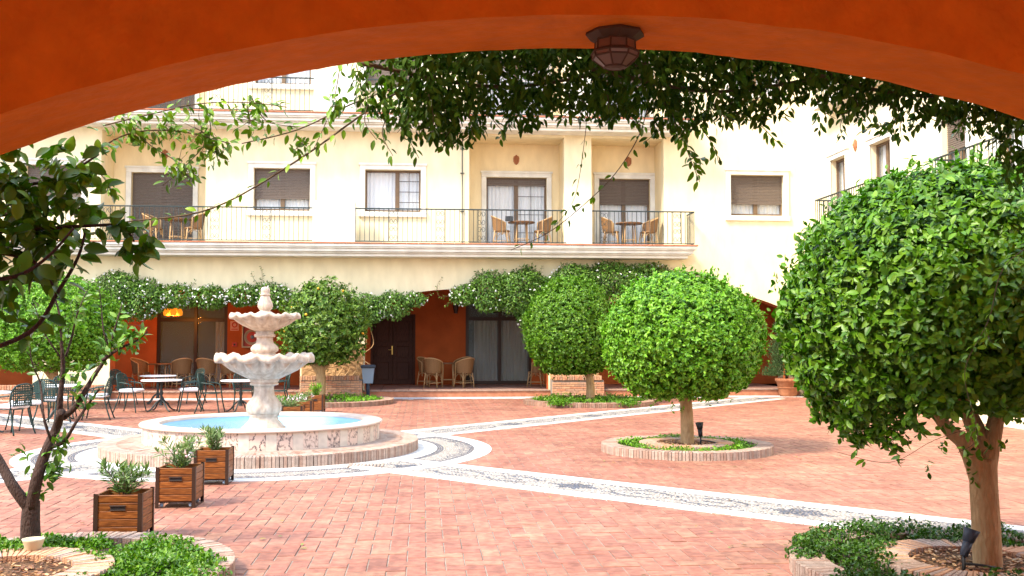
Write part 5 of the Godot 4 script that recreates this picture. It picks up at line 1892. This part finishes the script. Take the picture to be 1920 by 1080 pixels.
func build_cafe() -> void:
	var t := make_bistro_table("white round cafe table between two white cushioned chairs", Vector3(-5.97, 0, -23.91))
	copy(t, "white round cafe table farther back, close to the arcade step", Vector3(-6.73, 0, -26.6), 0.3)
	copy(t, "white round cafe table directly behind the fountain's left side", Vector3(-4.12, 0, -23.55), 0.5)
	copy(t, "white round cafe table behind the young tree's branches", Vector3(-7.37, 0, -21.42), 0.2)
	copy(t, "white round cafe table cut by the left picture edge", Vector3(-7.78, 0, -18.85), 0.7)
	var w := make_bistro_chair("green chair with white cushion on the left of the cushioned pair's table", true)
	w.position = Vector3(-6.6, 0, -23.75)
	w.rotation.y = 1.35
	copy(w, "green chair with white cushion on the right of the cushioned pair's table", Vector3(-5.35, 0, -23.95), -1.25)
	copy(w, "green cushioned chair facing left toward the table behind the young tree", Vector3(-6.72, 0, -21.75), -1.45)
	copy(w, "nearest green cushioned chair at the left picture edge, turned away", Vector3(-7.18, 0, -18.55), -2.0)
	copy(w, "second cushioned chair at the left picture edge, behind the nearest one", Vector3(-7.3, 0, -19.5), -0.7)
	copy(w, "cushioned chair right behind the young tree's trunk", Vector3(-7.25, 0, -20.7), 2.9)
	var g := make_bistro_chair("bare green chair left of the table behind the fountain", false)
	g.position = Vector3(-4.75, 0, -23.4)
	g.rotation.y = 1.5
	copy(g, "bare green chair at the back of the table behind the fountain", Vector3(-4.2, 0, -24.4), 0.2)
	copy(g, "bare green chair right of the fountain stem, facing left", Vector3(-3.38, 0, -24.2), -1.3)
	copy(g, "bare green chair behind the farther white table, on its left", Vector3(-7.5, 0, -26.3), 1.2)
	copy(g, "bare green chair on the right of the farther white table", Vector3(-5.98, 0, -27.0), -0.9)
	copy(g, "bare green chair at the back of the table beyond the young tree", Vector3(-7.6, 0, -22.3), 0.2)
	var r := make_rattan_chair("rattan chair left of the small table by the red wall, back to the courtyard")
	r.position = Vector3(0.30, 0.2, -30.35)
	r.rotation.y = 2.75
	copy(r, "rattan chair right of the small table by the red wall, seen from behind", Vector3(1.22, 0.2, -30.35), -2.5)
	copy(r, "rattan chair against the red wall beside the wooden door", Vector3(0.12, 0.2, -31.5), 0.8)
	copy(r, "rattan chair against the red wall near the curtained glass door", Vector3(1.2, 0.2, -31.6), -0.7)
	copy(r, "orange lit rattan chair half hidden by the clipped tree at the right pier", Vector3(3.4, 0.2, -30.6), -1.9)
	copy(r, "leftmost rattan chair inside the left arch", Vector3(-8.3, 0.2, -30.9), 1.3)
	copy(r, "rattan chair in front of the dark glass door, turned away", Vector3(-7.05, 0.2, -30.5), -2.6)
	copy(r, "rattan chair before the right leaf of the dark glass door", Vector3(-6.35, 0.2, -30.6), 2.9)
	copy(r, "rattan chair beneath the red wall signs", Vector3(-5.7, 0.2, -30.7), 2.6)
	copy(r, "rattan armchair on the left of the left balcony table, upstairs", Vector3(-7.62, 4.32, -29.35), 1.3)
	copy(r, "rattan armchair on the right of the left balcony table, upstairs", Vector3(-6.45, 4.32, -29.1), -1.3)
	copy(r, "balcony rattan armchair with a dark garment on its back", Vector3(2.25, 4.32, -29.1), 1.3)
	copy(r, "balcony rattan armchair facing left before the half open curtain", Vector3(3.42, 4.32, -29.1), -1.4)
	copy(r, "balcony rattan armchair left of the table under the half closed shutter", Vector3(5.45, 4.32, -29.1), 1.3)
	copy(r, "balcony rattan armchair right of the table under the half closed shutter", Vector3(6.55, 4.32, -29.1), -1.4)
	var rt := make_rattan_table("small wooden table against the red arcade wall", Vector3(0.75, 0.2, -30.9))
	copy(rt, "small wooden table inside the left arch", Vector3(-7.7, 0.2, -30.8))
	copy(rt, "small wooden table on the left balcony", Vector3(-6.95, 4.32, -29.3))
	copy(rt, "small wooden table on the balcony before the open curtain", Vector3(2.83, 4.32, -29.2))
	copy(rt, "small wooden table on the balcony under the half closed shutter", Vector3(6.0, 4.32, -29.2))
	var st := new_st()
	st.set_smooth_group(0)
	var p := func(i: int, j: int) -> Vector3:
		return Vector3(-0.11 + 0.22 * i / 6.0, 0.02 - 0.035 * absf(j - 2.0) * absf(j - 2.0), -0.06 + 0.03 * j + 0.012 * sin(i * 2.1 + j))
	for i in 6:
		for j in 4:
			quad(st, p.call(i, j), p.call(i, j + 1), p.call(i + 1, j + 1), p.call(i + 1, j))
	var cloth := obj("dark_garment", st, M.black, self, true)
	cloth.position = Vector3(2.45, 5.16, -28.95)
	tag(cloth, "black garment hung over the balcony armchair's back", "garment")


func build_small_things() -> void:
	brick_planter("low brick planter in front of the middle pier, behind the orange tree", -3.36, -1.68, -28.95, -28.3, 0.64)
	brick_planter("low brick planter at the right pier, behind the clipped tree", 3.62, 5.08, -28.95, -28.3, 0.62)
	brick_planter("low brick planter behind the cafe tables at the left", -11.4, -8.55, -28.95, -28.2, 0.42)
	# climbing roots on the middle pier
	var root := thing("climbing_fig", "bare twisting climber roots on the tan pier beside the orange tree", "climber", Vector3(-2.0, 0.6, -28.95))
	for k in 5:
		var st := new_st()
		var x := -0.45 + 0.2 * k
		tube(st, curve([Vector3(x, -0.05, 0.12), Vector3(x + 0.2, 0.25, 0.06), Vector3(x - 0.1, 0.55, 0.05), Vector3(x + 0.25, 0.9, 0.05), Vector3(x + 0.1, 1.5, 0.06)], 5), 0.022, 0.008, 6)
		obj("stem", st, M.ochre, root, true)
	# litter bin by the door
	var b := thing("litter_bin", "grey blue litter bin on a post beside the wooden door", "bin", Vector3(-1.52, 0.0, -28.45))
	var st := new_st()
	tube(st, [Vector3(0, 0, 0), Vector3(0, 0.55, 0)], 0.05, 0.05, 8)
	obj("post", st, M.bin_dark, b, true)
	st = new_st()
	var bp := []
	for q in [[0.13, 0.42], [0.175, 0.86]]:
		for s in [[-1, -0.7], [1, -0.7], [1, 0.7], [-1, 0.7]]:
			bp.append(Vector3(s[0] * q[0], q[1], s[1] * q[0]))
	st.set_smooth_group(-1)
	for k in 4:
		quad(st, bp[k], bp[(k + 1) % 4], bp[4 + (k + 1) % 4], bp[4 + k])
	quad(st, bp[0], bp[1], bp[2], bp[3])
	obj("body", st, M.bin, b)
	st = new_st()
	span(st, Vector3(-0.2, 0.84, -0.14), Vector3(0.2, 0.93, 0.15), 0.02)
	obj("lid", st, M.bin_dark, b)
	# fire hose cabinet and the signs beside it
	var h := thing("fire_hose_cabinet", "red fire hose reel in a framed wall cabinet behind the fountain", "fire hose", Vector3(-5.3, 1.72, -32.2))
	st = new_st()
	span(st, Vector3(-0.29, -0.33, 0.0), Vector3(0.29, 0.33, 0.02))
	obj("back_plate", st, M.red, h)
	st = new_st()
	for q in [[-0.31, -0.35, 0.31, -0.31], [-0.31, 0.31, 0.31, 0.35], [-0.31, -0.31, -0.27, 0.31], [0.27, -0.31, 0.31, 0.31]]:
		span(st, Vector3(q[0], q[1], 0.0), Vector3(q[2], q[3], 0.12), 0.006)
	obj("frame", st, M.ivory, h)
	st = new_st()
	for k in 3:
		var loop := []
		for i in 25:
			loop.append(Vector3(cos(TAU * i / 24) * (0.24 - 0.03 * k), sin(TAU * i / 24) * (0.24 - 0.03 * k) - 0.02, 0.05 + 0.02 * (k % 2)))
		tube(st, loop, 0.014, -1, 6, false)
	obj("hose", st, M.ivory, h, true)
	st = new_st()
	for k in 12:
		var a := TAU * k / 12
		var a2 := TAU * (k + 1) / 12
		quad(st, Vector3(0, -0.02, 0.09), Vector3(cos(a) * 0.17, sin(a) * 0.17 - 0.02, 0.07), Vector3(cos(a2) * 0.17, sin(a2) * 0.17 - 0.02, 0.07), Vector3(0, -0.02, 0.09))
	obj("reel", st, M.red, h)
	st = new_st()
	lathe(st, [[0.0, 0.05], [0.05, 0.045], [0.06, 0.0]], Vector3.ZERO, 12)
	var hub := obj("hub", st, M.bin, h, true)
	hub.rotation.x = PI / 2
	hub.position = Vector3(0, -0.02, 0.08)
	var s1 := thing("wall_sign", "square red hose sign on the wall left of the hose cabinet", "sign", Vector3(-5.85, 2.05, -32.2))
	st = new_st()
	span(st, Vector3(-0.13, -0.15, 0), Vector3(0.13, 0.15, 0.012), 0.002)
	obj("plate", st, M.sign_pale, s1)
	st = new_st()
	var ring := []
	for i in 17:
		ring.append(Vector3(cos(TAU * i / 16) * 0.07, sin(TAU * i / 16) * 0.07 + 0.03, 0.014))
	tube(st, ring, 0.02, -1, 5, false)
	span(st, Vector3(-0.1, -0.12, 0.01), Vector3(0.1, -0.09, 0.018))
	obj("emblem", st, M.red, s1)
	var s2 := thing("alarm_box", "small red alarm box below the hose sign", "alarm", Vector3(-5.84, 1.47, -32.2))
	st = new_st()
	span(st, Vector3(-0.07, -0.07, 0), Vector3(0.07, 0.07, 0.05), 0.01)
	obj("case", st, M.red, s2)
	st = new_st()
	span(st, Vector3(-0.03, -0.03, 0.05), Vector3(0.03, 0.03, 0.058), 0.004)
	obj("button", st, M.black, s2)
	# wall lantern by the curtained glass door
	var wl := thing("wall_lantern", "small unlit wall lantern high on the red wall under the creeper", "lantern", Vector3(1.02, 2.62, -32.18))
	st = new_st()
	span(st, Vector3(-0.05, -0.1, -0.02), Vector3(0.05, 0.15, 0.02), 0.006)
	tube(st, [Vector3(0, 0.1, 0.02), Vector3(0, 0.14, 0.14)], 0.012, -1, 6)
	obj("bracket", st, M.dark_frame, wl)
	st = new_st()
	lathe(st, [[0.0, 0.15], [0.02, 0.14], [0.11, 0.08], [0.09, 0.07], [0.06, -0.17], [0.0, -0.18]], Vector3(0, 0, 0.15), 6, 0, 0, false)
	obj("cage", st, M.dark_frame, wl)
	# the lit pendant inside the left arch
	var pd := thing("pendant_lamp", "glowing orange pendant lamp hanging inside the left arch", "lamp", Vector3(-7.35, 2.46, -30.6))
	st = new_st()
	tube(st, [Vector3(0, 0.12, 0), Vector3(0, 1.04, 0)], 0.008, -1, 5)
	obj("chain", st, M.dark_frame, pd, true)
	var glow := mat(lin(0.5, 0.16, 0.02), 0.6)
	glow.emission_enabled = true
	glow.emission = lin(1.0, 0.30, 0.015)
	glow.emission_energy_multiplier = 0.24
	for k in 5:
		st = new_st()
		var a := TAU * k / 5
		lathe(st, [[0.0, 0.10], [0.05, 0.08], [0.10, -0.03], [0.085, -0.12], [0.0, -0.14]], Vector3(cos(a) * 0.19, 0, sin(a) * 0.19), 10)
		tube(st, [Vector3(0, 0.15, 0), Vector3(cos(a) * 0.19, 0.1, sin(a) * 0.19)], 0.008, -1, 4)
		obj("lamp_shade", st, glow, pd, true)
	var om := OmniLight3D.new()
	om.name = "pendant_light"
	om.light_color = Color(1.0, 0.62, 0.25)
	om.light_energy = 0.7
	om.light_size = 0.1
	om.omni_range = 12.0
	om.omni_attenuation = 2.0
	om.shadow_enabled = true
	pd.add_child(om)
	om.position = Vector3(0, -0.2, 0.1)
	# masks on the walls
	mask("terracotta mask plaque above the balcony door with the open curtain", Vector3(2.77, 7.03, -30.2))
	mask("terracotta mask plaque above the balcony door with the half closed shutter", Vector3(6.2, 7.03, -30.2))
	mask("terracotta mask plaque above the left balcony door, behind the vine", Vector3(-7.55, 7.03, -30.2))
	mask("terracotta mask plaque between two windows of the side wing", Vector3(11, 6.6, -24.85), -PI / 2)
	# spotlights in the beds
	spotlight("slim black garden spotlight behind the middle tree's trunk", Vector3(4.1, 0.14, -14.8), M.black, Vector3(-0.1, 1, 0.05), 1.1)
	spotlight("dark garden spotlight leaning beside the large tree's trunk", Vector3(3.68, 0.13, -6.7), M.bin_dark, Vector3(0.35, 1, 0.0), 1.0)
	var cup := thing("garden_spotlight", "ivory cup shaped garden spotlight at the foot of the young tree", "spotlight", Vector3(-2.86, 0.09, -7.84), 0, "small garden spotlights in the tree beds")
	st = new_st()
	lathe(st, [[0.0, 0.03], [0.045, 0.03], [0.055, 0.05], [0.075, 0.11], [0.08, 0.125], [0.07, 0.125], [0.05, 0.08], [0.0, 0.075]], Vector3.ZERO, 20)
	obj("cup", st, M.ivory, cup, true)
	st = new_st()
	lathe(st, [[0.03, -0.06], [0.03, 0.01], [0.06, 0.015], [0.055, 0.03], [0.0, 0.03]], Vector3.ZERO, 14)
	obj("base", st, M.black, cup, true)
	# cypress in a pot by the right arch
	var pot := thing("terracotta_pot", "large terracotta pot at the right end of the arcade", "pot", Vector3(10.42, 0, -28.35))
	st = new_st()
	lathe(st, [[0.0, 0.0], [0.22, 0.0], [0.25, 0.08], [0.32, 0.42], [0.36, 0.44], [0.36, 0.52], [0.32, 0.52], [0.3, 0.46], [0.0, 0.46]], Vector3.ZERO, 28)
	obj("body", st, M.clay_pot, pot, true)
	st = new_st()
	lathe(st, [[0.285, 0.24], [0.305, 0.25], [0.295, 0.27]], Vector3.ZERO, 28)
	obj("band", st, M.clay_pot, pot, true)
	var cy := thing("potted_cypress", "slim dark cypress growing in the terracotta pot", "tree", Vector3(10.38, 0.46, -28.35))
	st = new_st()
	tube(st, [Vector3(0, 0, 0), Vector3(0.02, 1.2, 0), Vector3(0, 2.2, 0)], 0.04, 0.01, 6)
	obj("trunk", st, M.bark_dark, cy, true)
	var xf := []
	for k in 14000:
		var y := 2.55 * pow(rng.randf(), 1.2)
		var r := 0.56 * (1.0 - y / 2.6) * (0.5 + 0.5 * rng.randf()) * (1.0 + 0.3 * sin(y * 9.0 + k % 3)) + 0.02
		var a := rng.randf() * TAU
		xf.append(leaf_at(Vector3(cos(a) * r, y + 0.12, sin(a) * r), Vector3(cos(a) * 0.5, 1.0, sin(a) * 0.5) + rv() * 0.4, rv(), 0.075 * rng.randf_range(0.6, 1.2)))
	mass("foliage", cy, xf, [Color(0.05, 0.09, 0.03), Color(0.035, 0.065, 0.022), Color(0.07, 0.11, 0.04)], leaf_mesh(0.22, false), M.leaf_dark, 0.3)
	# a wreath on the wall of the room behind the dark glass door
	var wr := thing("wall_wreath", "round dark wreath on the room wall seen through the left glass door", "wreath", Vector3(-6.72, 2.2, -35.98))
	st = new_st()
	var lp := []
	for i in 25:
		lp.append(Vector3(cos(TAU * i / 24) * 0.2, sin(TAU * i / 24) * 0.2, 0.04))
	tube(st, lp, 0.09, -1, 7, false)
	obj("ring", st, M.black, wr, true)
